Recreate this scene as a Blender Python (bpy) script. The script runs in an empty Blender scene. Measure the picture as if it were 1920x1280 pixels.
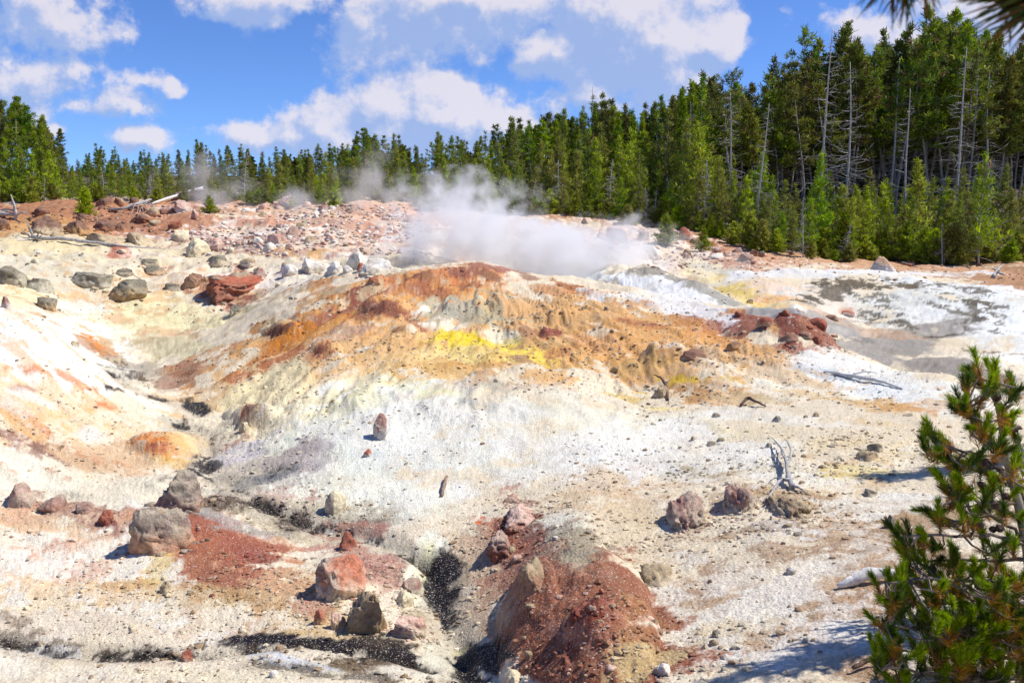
import bpy, math, random
import numpy as np
Q = 1.0            # ground mesh density
PI = math.pi
sc = bpy.context.scene

# ------------------------------------------------------------------ camera
E = 4.0                                   # eye height above the datum
FPX, CX, CY, PITCH = 1663.0, 960.0, 640.0, math.radians(-7.5)
cam_d = bpy.data.cameras.new('camera')
cam = bpy.data.objects.new('camera', cam_d)
sc.collection.objects.link(cam)
cam.location = (0, 0, E)
cam.rotation_euler = (PI/2 + PITCH, 0, 0)
cam_d.sensor_width = 36.0
cam_d.lens = FPX/1920*36.0
cam_d.clip_start = 0.05
cam_d.clip_end = 5000
cam_d.dof.use_dof = True
cam_d.dof.focus_distance = 16.0
cam_d.dof.aperture_fstop = 14.0
sc.camera = cam

# ------------------------------------------------------------------ sun, world, exposure
SUN_AZ, SUN_EL = math.radians(84), math.radians(54)   # azimuth measured from +Y towards +X
sun_d = bpy.data.lights.new('sun', 'SUN')
sun_d.energy = 4.9
sun_d.angle = math.radians(0.5)
sun_d.color = (1.0, 0.955, 0.88)
sun = bpy.data.objects.new('sun', sun_d)
sc.collection.objects.link(sun)
SUNDIR = (math.sin(SUN_AZ)*math.cos(SUN_EL), math.cos(SUN_AZ)*math.cos(SUN_EL), math.sin(SUN_EL))
from mathutils import Vector
sun.rotation_euler = Vector(SUNDIR).to_track_quat('Z', 'Y').to_euler()

world = bpy.data.worlds.new('World')
sc.world = world
world.use_nodes = True
sc.view_settings.view_transform = 'Standard'
sc.view_settings.look = 'None'
sc.view_settings.exposure = 0.24
sc.view_settings.gamma = 1.0
sc.cycles.volume_bounces = 3
sc.cycles.max_bounces = 8
sc.cycles.transparent_max_bounces = 12
sc.cycles.volume_step_rate = 1.0
sc.cycles.volume_max_steps = 256
sc.render.use_persistent_data = False


class NT:
    """small helper to write node trees"""
    def __init__(s, tree): s.t = tree
    def n(s, typ, **kw):
        nd = s.t.nodes.new(typ)
        ins = kw.pop('ins', {})
        for k, v in kw.items(): setattr(nd, k, v)
        for k, v in ins.items(): s.put(nd.inputs[k], v)
        return nd
    def put(s, sock, v):
        if isinstance(v, bpy.types.NodeSocket): s.t.links.new(v, sock)
        elif isinstance(v, bpy.types.Node): s.t.links.new(v.outputs[0], sock)
        else: sock.default_value = v
    def m(s, op, a, b=None, c=None, clamp=False):
        nd = s.n('ShaderNodeMath', operation=op, use_clamp=clamp)
        for i, v in enumerate((a, b, c)):
            if v is not None: s.put(nd.inputs[i], v)
        return nd.outputs[0]
    def v(s, op, a, b=None, scale=None):
        nd = s.n('ShaderNodeVectorMath', operation=op)
        s.put(nd.inputs[0], a)
        if b is not None: s.put(nd.inputs[1], b)
        if scale is not None: s.put(nd.inputs['Scale'], scale)
        return nd.outputs['Value'] if op in ('LENGTH', 'DOT_PRODUCT') else nd.outputs[0]
    def noise(s, vec, scale, detail=4.0, rough=0.55, out='Fac', dist=0.0):
        nd = s.n('ShaderNodeTexNoise', ins={'Vector': vec, 'Scale': scale, 'Detail': detail, 'Roughness': rough, 'Distortion': dist})
        return nd.outputs[0] if out == 'Fac' else nd.outputs['Color']
    def ramp(s, x, lo, hi, a=0.0, b=1.0):
        nd = s.n('ShaderNodeMapRange', interpolation_type='SMOOTHSTEP')
        for k, v in zip((0, 1, 2, 3, 4), (x, lo, hi, a, b)): s.put(nd.inputs[k], v)
        return nd.outputs[0]
    def mix(s, f, a, b, blend='MIX'):
        nd = s.n('ShaderNodeMix', data_type='RGBA', blend_type=blend)
        s.put(nd.inputs[0], f); s.put(nd.inputs[6], a); s.put(nd.inputs[7], b)
        return nd.outputs[2]


def ray(u, v):
    """pixel of the 1920 x 1280 photograph -> (x/y, z/y) of the line of sight"""
    X = (u-CX)/FPX; V = -(v-CY)/FPX
    c, s_ = math.cos(PITCH), math.sin(PITCH)
    y = c - V*s_; z = s_ + V*c
    return X/y, z/y

# clouds: puffs given by their direction, carved by noise
w = NT(world.node_tree)
for nd in list(world.node_tree.nodes): world.node_tree.nodes.remove(nd)
sky = w.n('ShaderNodeTexSky', sky_type='NISHITA', sun_disc=False, sun_elevation=SUN_EL, sun_rotation=SUN_AZ,
          altitude=2300, air_density=1.0, dust_density=0.25, ozone_density=2.0)
CLOUDS = [  # u, v, ru, rv, weight
    (110, 55, 120, 42, 1.0), (60, 20, 90, 40, .7), (150, 20, 60, 30, .6), (60, 140, 110, 42, .75), (130, 115, 60, 22, .7), (150, 195, 34, 30, .65),
    (260, 155, 85, 26, .62), (345, 158, 26, 20, .9), (235, 195, 65, 26, .9), (110, 240, 40, 20, .6), (280, 258, 50, 22, .75),
    (70, 200, 60, 50, .5), (500, 5, 130, 38, 1.0), (560, 30, 40, 20, .7),
    (690, 55, 70, 85, .95), (740, 120, 60, 40, .6), (840, 20, 170, 75, 1.25), (980, 25, 110, 45, .9),
    (1050, 110, 80, 38, 1.25), (1190, 40, 150, 90, 1.7), (1240, 90, 130, 85, 1.7), (1350, 90, 60, 52, 1.25), (1300, 150, 70, 50, .9), (1100, 50, 50, 30, .9),
    (1120, 165, 50, 40, .7), (1040, 200, 60, 40, .4),
    (820, 215, 125, 66, 1.6), (960, 235, 60, 34, 1.1), (740, 215, 60, 50, 1.2), (900, 225, 70, 45, 1.2), (620, 225, 65, 42, 1.1), (560, 240, 60, 38, 1.0), (500, 250, 60, 28, .75), (800, 255, 280, 30, .9),
    (1600, 55, 90, 35, .8), (1700, 60, 120, 45, .85), (1840, 20, 120, 50, .8),
    (2150, 60, 260, 120, 1.2), (-250, 120, 200, 90, 1.0), (-500, 300, 180, 60, .8)]
g = bpy.data.node_groups.new('cloud_density', 'ShaderNodeTree')
g.interface.new_socket('P', in_out='INPUT', socket_type='NodeSocketVector')
g.interface.new_socket('D', in_out='OUTPUT', socket_type='NodeSocketFloat')
G = NT(g)
gi = G.n('NodeGroupInput'); go = G.n('NodeGroupOutput')
P = gi.outputs[0]
warp = G.noise(P, 4.5, 5, .6, out='Color')
Pw = G.v('ADD', P, G.v('SCALE', G.v('SUBTRACT', warp, (.5, .5, .5)), scale=.11))
acc = None
for (u, v_, ru, rv, wt) in CLOUDS:
    a0, s0 = ray(u, v_)
    du, dv = ru/FPX, rv/FPX
    d = G.v('LENGTH', G.v('MULTIPLY', G.v('SUBTRACT', Pw, (a0, s0, 0)), (1/du, 1/dv, 0)))
    q = G.m('MULTIPLY', G.m('SUBTRACT', 1.35, d), wt*.72)
    acc = q if acc is None else G.m('SMOOTH_MAX', acc, q, .25)
fine = G.noise(P, 16, 6, .62)
big = G.noise(P, 5.5, 4, .55)
mus = G.noise(P, 46, 4, .62)
den = G.m('ADD', acc, G.m('ADD', G.m('MULTIPLY', G.m('SUBTRACT', fine, .5), 1.45), G.m('ADD', G.m('MULTIPLY', G.m('SUBTRACT', big, .5), 1.0), G.m('MULTIPLY', G.m('SUBTRACT', mus, .5), .6))))
G.put(go.inputs[0], den)
tc = w.n('ShaderNodeTexCoord')
sp = w.n('ShaderNodeSeparateXYZ', ins={0: tc.outputs['Generated']})
yy = w.m('MAXIMUM', sp.outputs[1], 0.12)
P0 = w.n('ShaderNodeCombineXYZ', ins={0: w.m('DIVIDE', sp.outputs[0], yy), 1: w.m('DIVIDE', sp.outputs[2], yy), 2: 0.0}).outputs[0]
def cden(p):
    nd = w.n('ShaderNodeGroup', node_tree=g); w.put(nd.inputs[0], p); return nd.outputs[0]
D0 = cden(P0)
D1 = cden(w.v('ADD', P0, (0.013, 0.017, 0)))
front = w.ramp(sp.outputs[1], .12, .3)
cov = w.m('MULTIPLY', w.ramp(D0, 0, .42), front)
lit = w.ramp(w.m('SUBTRACT', D0, D1), -.22, .40)
thick = w.ramp(D0, .5, 1.5)
base_sky = w.mix(1.0, sky.outputs[0], (0.66, 0.92, 1.42, 1), 'MULTIPLY')
ccol = w.mix(lit, (3.3, 4.4, 7.2, 1), (7.6, 7.2, 7.7, 1))
ccol = w.mix(w.m('MULTIPLY', thick, w.m('SUBTRACT', .45, w.m('MULTIPLY', lit, .45))), ccol, (3.6, 4.5, 6.8, 1))
ccol = w.mix(1.0, ccol, (1.0, 1.0, 1.0, 1), 'MULTIPLY')
skyc = w.mix(w.m('MULTIPLY', cov, .86), base_sky, ccol)
bg = w.n('ShaderNodeBackground', ins={'Color': skyc, 'Strength': 0.095})
wo = w.n('ShaderNodeOutputWorld'); w.put(wo.inputs[0], bg)

# ------------------------------------------------------------------ numpy noise
def _hash(ix, iy, iz, seed):
    h = (ix.astype(np.int64)*374761393 + iy.astype(np.int64)*668265263 + iz.astype(np.int64)*2147483647 + seed*974634777) & 0xffffffff
    h = ((h ^ (h >> 13))*1274126177) & 0xffffffff
    h = ((h ^ (h >> 16))*2246822519) & 0xffffffff
    return ((h ^ (h >> 15)) & 0xffffff).astype(np.float32)/16777216.0
def vnoise(x, y, z=None, seed=0):
    x = np.asarray(x, np.float64); y = np.asarray(y, np.float64)
    ix = np.floor(x); iy = np.floor(y); fx = x-ix; fy = y-iy
    fx = fx*fx*(3-2*fx); fy = fy*fy*(3-2*fy)
    ix = ix.astype(np.int64); iy = iy.astype(np.int64)
    if z is None:
        zz = np.zeros_like(ix)
        a = _hash(ix, iy, zz, seed); b = _hash(ix+1, iy, zz, seed); c = _hash(ix, iy+1, zz, seed); d = _hash(ix+1, iy+1, zz, seed)
        return ((a*(1-fx)+b*fx)*(1-fy)+(c*(1-fx)+d*fx)*fy)*2-1
    z = np.asarray(z, np.float64); iz = np.floor(z); fz = z-iz; fz = fz*fz*(3-2*fz); iz = iz.astype(np.int64)
    r = []
    for k in (0, 1):
        a = _hash(ix, iy, iz+k, seed); b = _hash(ix+1, iy, iz+k, seed); c = _hash(ix, iy+1, iz+k, seed); d = _hash(ix+1, iy+1, iz+k, seed)
        r.append((a*(1-fx)+b*fx)*(1-fy)+(c*(1-fx)+d*fx)*fy)
    return (r[0]*(1-fz)+r[1]*fz)*2-1
def fbm(x, y, z=None, f=1.0, octv=5, gain=.5, seed=0, ridged=False):
    t = 0; amp = 1.0; tot = 0
    c, s_ = math.cos(.6), math.sin(.6)
    for o in range(octv):
        n = vnoise(x*f, y*f, None if z is None else z*f, seed+o*17)
        if ridged: n = 1-2*np.abs(n)
        t = t + n*amp; tot += amp*amp; amp *= gain; f *= 2.03
        x, y = x*c-y*s_, x*s_+y*c
    return t/math.sqrt(tot)
def sstep(a, b, x):
    t = np.clip((x-a)/(b-a), 0, 1); return t*t*(3-2*t)
def lin(c):
    c = np.asarray(c, np.float64)/255.0
    return np.where(c <= .04045, c/12.92, ((c+.055)/1.055)**2.4)

# ------------------------------------------------------------------ ground shape
# (column, row, distance): the lie of the land along lines of sight
CP = [
 (0,1280,7.2),(0,1000,10.2),(0,850,12.5),(0,700,14.5),(0,580,17),(0,600,20),(0,550,25),(0,500,30),(0,430,42),(0,382,55),
 (-260,1280,7.4),(-260,900,11),(-260,700,14),(-260,560,17),(-260,540,25),(-260,450,40),(-260,382,55),
 (100,640,16.8),(100,590,24.5),
 (200,1280,6.9),(200,1222,7.6),(200,1000,10.3),(200,900,12.3),(200,800,15),(195,695,18.6),(225,715,20),(200,650,24),(200,600,27),(200,520,32),(200,480,35),(200,430,43),(200,386,54),
 (300,760,17),(330,725,20),(300,640,25),
 (400,1280,6.7),(400,1200,7.7),(400,1100,8.8),(400,1000,10.2),(430,900,12.5),(420,830,14.8),(380,770,17.3),(400,700,20.2),(400,650,23),(400,600,28),(400,545,31),(430,500,35),(400,440,43),(400,386,52),
 (500,950,11.4),(500,830,14.3),(500,640,21.5),(500,575,25),(500,540,31),
 (600,1280,6.4),(600,1225,7.2),(600,1100,8.7),(600,1005,10.5),(600,900,12.2),(600,800,14.3),(600,700,17.5),(600,600,21.5),(600,532,25.5),(600,510,32),(600,450,40),(600,400,48),(600,378,55),
 (700,1080,9.0),(700,510,25.8),(700,512,31),(700,480,36),
 (800,1280,6.6),(800,1200,7.6),(800,1090,9.1),(800,1000,10.1),(800,900,11.9),(800,800,13.8),(800,720,15.8),(800,650,18.5),(800,560,22),(800,500,25.7),(800,530,29),(800,495,34),(800,450,40),(800,410,47),(800,385,55),
 (900,1280,6.5),(870,1230,7.2),(840,1110,8.8),
 (950,1150,7.6),(950,1050,9.0),(950,950,10.6),(950,860,12.4),(950,760,14.5),(930,715,16),(950,640,19),(950,560,22.5),(900,490,26),(900,530,30),(900,510,35),(900,440,42),(900,405,48),(900,388,56),
 (1000,1280,6.0),(1060,1280,5.6),(1060,1150,6.9),(1080,985,8.9),(1060,940,10.3),(1060,860,12.2),(1060,760,14.6),(1060,715,16.2),(1060,640,19),(1060,560,22.5),(1060,520,25),(1060,560,29),(1060,520,34),(1060,480,38),(1060,430,45),(1060,402,52),
 (1200,1280,5.1),(1200,1150,6.6),(1200,1050,7.9),(1200,950,9.7),(1200,870,11.7),(1200,780,14.3),(1200,720,16.3),(1200,650,18.8),(1200,590,21.5),(1200,547,24),(1200,560,27),(1200,506,31),(1200,520,34),(1200,460,42),(1200,425,47),
 (1330,535,29),(1330,560,31),(1300,520,36),
 (1400,1280,4.8),(1400,1150,6.1),(1400,1050,7.4),(1400,950,9),(1400,870,10.9),(1400,780,13.5),(1400,720,15.6),(1400,650,18.3),(1400,600,21),(1400,575,22.5),(1400,605,25),(1400,575,28),(1400,535,32),(1400,510,35),(1400,490,38),(1400,450,45),(1400,425,51),
 (1500,592,21),(1500,625,23.5),(1500,590,26.5),(1500,560,29.5),(1500,525,33),
 (1600,1280,4.5),(1600,1150,5.7),(1600,1050,6.9),(1600,950,8.6),(1600,870,10.3),(1600,780,12.8),(1600,720,15),(1600,662,17.5),(1600,700,20),(1600,640,24),(1600,605,27.5),(1600,560,30),(1600,520,33.5),(1600,507,36),(1600,495,40),(1600,470,47),
 (1800,1280,4.3),(1800,1150,5.4),(1800,1000,7.3),(1800,900,9.2),(1800,800,11.8),(1800,715,15),(1800,765,17.2),(1800,692,20),(1800,662,22.5),(1800,600,26),(1800,543,30),(1800,522,35),(1800,492,42),
 (1920,1280,4.2),(1920,1000,7),(1920,850,10),(1920,768,13),(1920,825,15),(1920,740,17.5),(1920,690,20.5),(1920,620,24.5),(1920,552,29.5),(1920,522,35),(1920,492,41),
 (2180,1280,4.1),(2180,1000,6.9),(2180,850,9.5),(2180,780,13),(2180,760,17),(2180,640,24),(2180,550,30),(2180,492,41)]
KA = 2.0
_pts, _val = [], []
def cp(phi, r, sp_): _pts.append((phi*KA, math.log(r))); _val.append(sp_)
for (u, v_, Y) in CP:
    a, s_ = ray(u, v_); h = math.hypot(1, a)
    cp(math.atan(a), Y*h, s_/h)
for ph in (-.62, -.4, -.2, 0, .2, .4, .62):
    k = (ph+.62)/1.24
    cp(ph, 72, .034-.012*k); cp(ph, 100, .047+.012*k); cp(ph, 130, .048); cp(ph, 170, .034); cp(ph, 250, .02); cp(ph, 420, .012); cp(ph, 700, .006); cp(ph, 1100, .004); cp(ph, 1700, .002); cp(ph, 2500, .001)
    zn = -3.3+1.1*k
    cp(ph, 2.6, (zn+.35)/2.6); cp(ph, 1.0, (zn+1.0)/1.0)
_pts = np.array(_pts); _val = np.array(_val)
def _ker(d2): return np.sqrt(d2+.0036)
A = _ker(((_pts[:, None]-_pts[None])**2).sum(-1)) - 0
_A = np.zeros((len(_pts)+3,)*2); _A[:-3, :-3] = A + np.eye(len(_pts))*(-1e-4)
_A[:-3, -3] = 1; _A[:-3, -2:] = _pts; _A[-3, :-3] = 1; _A[-2:, :-3] = _pts.T
_w = np.linalg.solve(_A, np.concatenate([_val, [0, 0, 0]]))
def slope_at(phi, r):
    p0 = (phi*KA).ravel(); p1 = np.log(r).ravel()
    out = np.full(p0.shape, _w[-3])+_w[-2]*p0+_w[-1]*p1
    for k in range(len(_pts)):
        out += _w[k]*_ker((p0-_pts[k, 0])**2+(p1-_pts[k, 1])**2)
    return out.reshape(phi.shape)
PH_D = .63
nD = int(1150*Q)
side = PH_D + (PI-PH_D)*(np.linspace(0, 1, 60)[1:])**1.6
PHI = np.concatenate([-side[::-1], np.linspace(-PH_D, PH_D, nD), side[:-1]])
R_ = np.concatenate([np.exp(np.arange(math.log(1.0), math.log(125), .0056/Q)), np.exp(np.linspace(math.log(126), math.log(2500), 26))])
PHG, RG = np.meshgrid(PHI, R_, indexing='ij')
# coarse solve of the smooth field, then upsampled
cphi = np.clip(PHI, -.72, .72)
cu = np.linspace(-.72, .72, 300); cr = np.linspace(0, math.log(2500), 420)
CU, CR = np.meshgrid(cu, np.exp(cr), indexing='ij')
SC = slope_at(CU, CR)
def bil(grid, fu, fr):
    iu = np.clip(np.floor(fu).astype(int), 0, grid.shape[0]-2); ir = np.clip(np.floor(fr).astype(int), 0, grid.shape[1]-2)
    du = fu-iu; dr = fr-ir
    return (grid[iu, ir]*(1-du)+grid[iu+1, ir]*du)*(1-dr)+(grid[iu, ir+1]*(1-du)+grid[iu+1, ir+1]*du)*dr
def base_slope(phi, r):
    p = np.clip(phi, -.715, .715)
    return bil(SC, (p+.72)/1.44*299, np.log(np.maximum(r, 1.0))/math.log(2500)*419)
XG = RG*np.sin(PHG); YG = RG*np.cos(PHG)
def cone_mean(phi, r):
    m = base_slope(np.zeros_like(r), r)
    return m
SG = base_slope(PHG, RG)
wrap = sstep(.8, 1.9, np.abs(PHG))
SG = SG*(1-wrap)+cone_mean(PHG, RG)*wrap
ZG = E+SG*RG

def gz_index(x, y):
    r = np.hypot(x, y); ph = np.arctan2(x, y)
    fi = np.interp(ph, PHI, np.arange(len(PHI))); fj = np.interp(np.log(r), np.log(R_), np.arange(len(R_)))
    return fi, fj
def gz(x, y):
    fi, fj = gz_index(np.atleast_1d(np.asarray(x, float)), np.atleast_1d(np.asarray(y, float)))
    return bil(ZG, fi, fj)
def gz1(x, y): return float(gz(x, y)[0])
def hit(u, v_, rmin=1.2, rmax=110):
    """where the line of sight meets the land"""
    a, s_ = ray(u, v_); ph = math.atan(a); sl = s_/math.hypot(1, a)
    rr = np.exp(np.linspace(math.log(rmin), math.log(rmax), 1400))
    z = gz(rr*math.sin(ph), rr*math.cos(ph))
    d = (z-E)/rr-sl
    k = int(np.argmax(d >= 0)) if (d >= 0).any() else len(rr)-1
    if k > 0 and d[k] > 0:
        t = d[k]/(d[k]-d[k-1]+1e-12); r = rr[k]*(1-t)+rr[k-1]*t
    else: r = rr[k]
    return r*math.sin(ph), r*math.cos(ph), float(gz(r*math.sin(ph), r*math.cos(ph))[0])

# noise fields shared by the mineral stains (world metres)
n_fine = fbm(XG, YG, f=2.2, octv=6, gain=.72, seed=3)
n_a = fbm(XG, YG, f=.55, octv=8, gain=.66, seed=11)
n_b = fbm(XG+40, YG-9, f=.9, octv=8, gain=.70, seed=29)
_mc = (-.55, 25.2)      # the mound's summit: rain has drawn the stains downhill from it
_an = np.arctan2(XG-_mc[0], _mc[1]-YG); _rd = np.hypot(XG-_mc[0], YG-_mc[1])
_wob = fbm(XG, YG, f=.35, octv=3, seed=91)
n_s = fbm(_an*7+_wob*.7, _rd*.33, f=1.0, octv=5, gain=.68, seed=93); n_s /= n_s.std()
_lx = XG*.93-YG*.36; _ly = XG*.36+YG*.93
n_l = fbm(_lx*.55+_wob*.3, _ly*2.6, f=1.0, octv=5, gain=.66, seed=95); n_l /= n_l.std()
n_c = fbm(XG, YG, f=1.3, octv=5, gain=.62, seed=97); n_c /= n_c.std()
n_h = fbm(XG*1.0, YG, f=16, octv=3, gain=.8, seed=51)
n_h /= n_h.std(); n_a /= n_a.std(); n_b /= n_b.std(); n_fine /= n_fine.std()
COL = np.zeros(XG.shape+(3,)); WET = np.zeros(XG.shape)
GRAVEL = np.full(XG.shape, .5)
BASE = lin((234, 221, 202))
COL[:] = BASE
def off_(c0, u, v_, du, dv):
    f = 1.0
    for _ in range(8):
        p = hit(u+du*f, v_+dv*f); q = hit(u-du*f, v_-dv*f)
        d1 = (p[0]-c0[0], p[1]-c0[1]); d2 = (c0[0]-q[0], c0[1]-q[1])
        l1, l2 = math.hypot(*d1), math.hypot(*d2)
        lo = d1 if l1 < l2 else d2
        if max(l1, l2) < 3.2*min(l1, l2)+.02: return ((d1[0]+d2[0])/2/f, (d1[1]+d2[1])/2/f)
        f *= .6
    return (lo[0]/f, lo[1]/f)
def paint(u, v_, ru, rv, ang, hexc, a=1.0, k=2.0, e=1.0, h=0.0, m='', wet=None, gr=None):
    """a mineral stain: an ellipse laid on the ground, its edge frayed by noise"""
    col = lin([int(hexc[i:i+2], 16) for i in (0, 2, 4)])
    c0 = hit(u, v_)
    ca, sa = math.cos(math.radians(ang)), math.sin(math.radians(ang))
    A1 = off_(c0, u, v_, ru*ca*.7, ru*sa*.7); B1 = off_(c0, u, v_, -rv*sa*.7, rv*ca*.7)
    M = np.array([[A1[0], B1[0]], [A1[1], B1[1]]])/.7
    if abs(np.linalg.det(M)) < 1e-6: return
    Mi = np.linalg.inv(M)
    R = 2.2*max(np.hypot(*M[:, 0]), np.hypot(*M[:, 1]))
    r0 = math.hypot(c0[0], c0[1]); ph0 = math.atan2(c0[0], c0[1])
    j0, j1 = np.searchsorted(R_, [max(1.0, r0-R), r0+R])
    dph = min(3.1, R/max(r0, .5)*1.3)
    i0, i1 = np.searchsorted(PHI, [ph0-dph, ph0+dph])
    sl = (slice(i0, i1+1), slice(j0, j1+1))
    dx = XG[sl]-c0[0]; dy = YG[sl]-c0[1]
    q1 = Mi[0, 0]*dx+Mi[0, 1]*dy; q2 = Mi[1, 0]*dx+Mi[1, 1]*dy
    d = np.sqrt(q1*q1+q2*q2)
    n = n_a[sl]*.24+n_b[sl]*.16+n_fine[sl]*.24
    al = sstep(.12, .88, (1-d)*k+n*e*1.2+.5)
    al = al*sstep(2.15, 1.6, d)
    if 'h' in m: al = al*sstep(-.1, .8, n_h[sl]*.6+n_fine[sl]*.6+(1-d)*.9)
    if 'm' in m: al = al*sstep(-.2, .9, n_fine[sl]+(1-d)*.5)
    if 's' in m: al = al*sstep(.05, 1.1, n_s[sl]+.5*n_fine[sl])
    if 'l' in m: al = al*sstep(.05, 1.1, n_l[sl]+.5*n_fine[sl])
    if 'b' in m: al = al*sstep(-.1, .6, n_b[sl]+.2)
    al *= a
    if hexc != '000001':
        COL[sl] = COL[sl]*(1-al[..., None])+col*al[..., None]
    if h:
        h *= .55 if c0[1] > 14 else 1.0
        dome = np.clip(1-d*d/1.3, 0, 1)**1.3
        ZG[sl] += dome*h*(1+.25*n_a[sl])
    if wet is not None: WET[sl] = WET[sl]*(1-al)+wet*al
    if gr is not None: GRAVEL[sl] = GRAVEL[sl]*(1-al)+gr*al
n_rg = fbm(XG, YG, f=3.0, octv=4, gain=.6, seed=121, ridged=True)
# the rusty outcrop: a steep sided, flat topped swell of crumbling rock
def swell(u, v_, ru, rv, h, pw=.55, ed=2.6):
    c0 = hit(u, v_); A1 = off_(c0, u, v_, ru*.5, 0); B1 = off_(c0, u, v_, 0, -rv*.5)
    M = np.array([[A1[0], B1[0]], [A1[1], B1[1]]])/.5; Mi = np.linalg.inv(M)
    j0, j1 = np.searchsorted(R_, [c0[1]*.5, c0[1]*1.8]); sl = (slice(None), slice(j0, j1))
    dx = XG[sl]-c0[0]; dy = YG[sl]-c0[1]
    d = np.hypot(Mi[0, 0]*dx+Mi[0, 1]*dy, Mi[1, 0]*dx+Mi[1, 1]*dy)+.07*n_a[sl]
    prof = np.clip(1-np.abs(d)**ed, 0, 1)**pw
    ZG[sl] += h*prof*(1+.10*n_a[sl]+.05*n_b[sl])+prof*.022*n_rg[sl]*min(1, h/.2)
swell(1072, 1142, 146, 160, .24)
swell(1110, 1180, 56, 36, .07, .5)
swell(1000, 1095, 40, 60, .05, .5)
swell(1480, 634, 100, 22, .22, .5)
swell(1400, 622, 46, 14, .12, .5)
swell(1248, 676, 50, 12, .16, .5)
swell(525, 616, 36, 12, .14, .6)
swell(720, 575, 46, 14, .16, .6)
swell(610, 656, 32, 12, .10, .6)
swell(760, 622, 26, 12, .10, .6)
swell(940, 570, 60, 14, .12, .5)
swell(1060, 590, 60, 12, .12, .5)
swell(870, 580, 40, 12, .12, .5)
swell(470, 785, 56, 20, .16, .6)
swell(310, 836, 62, 22, .14, .6)
swell(880, 515, 60, 8, .14, .6)
swell(800, 525, 50, 8, .14, .6)
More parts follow.
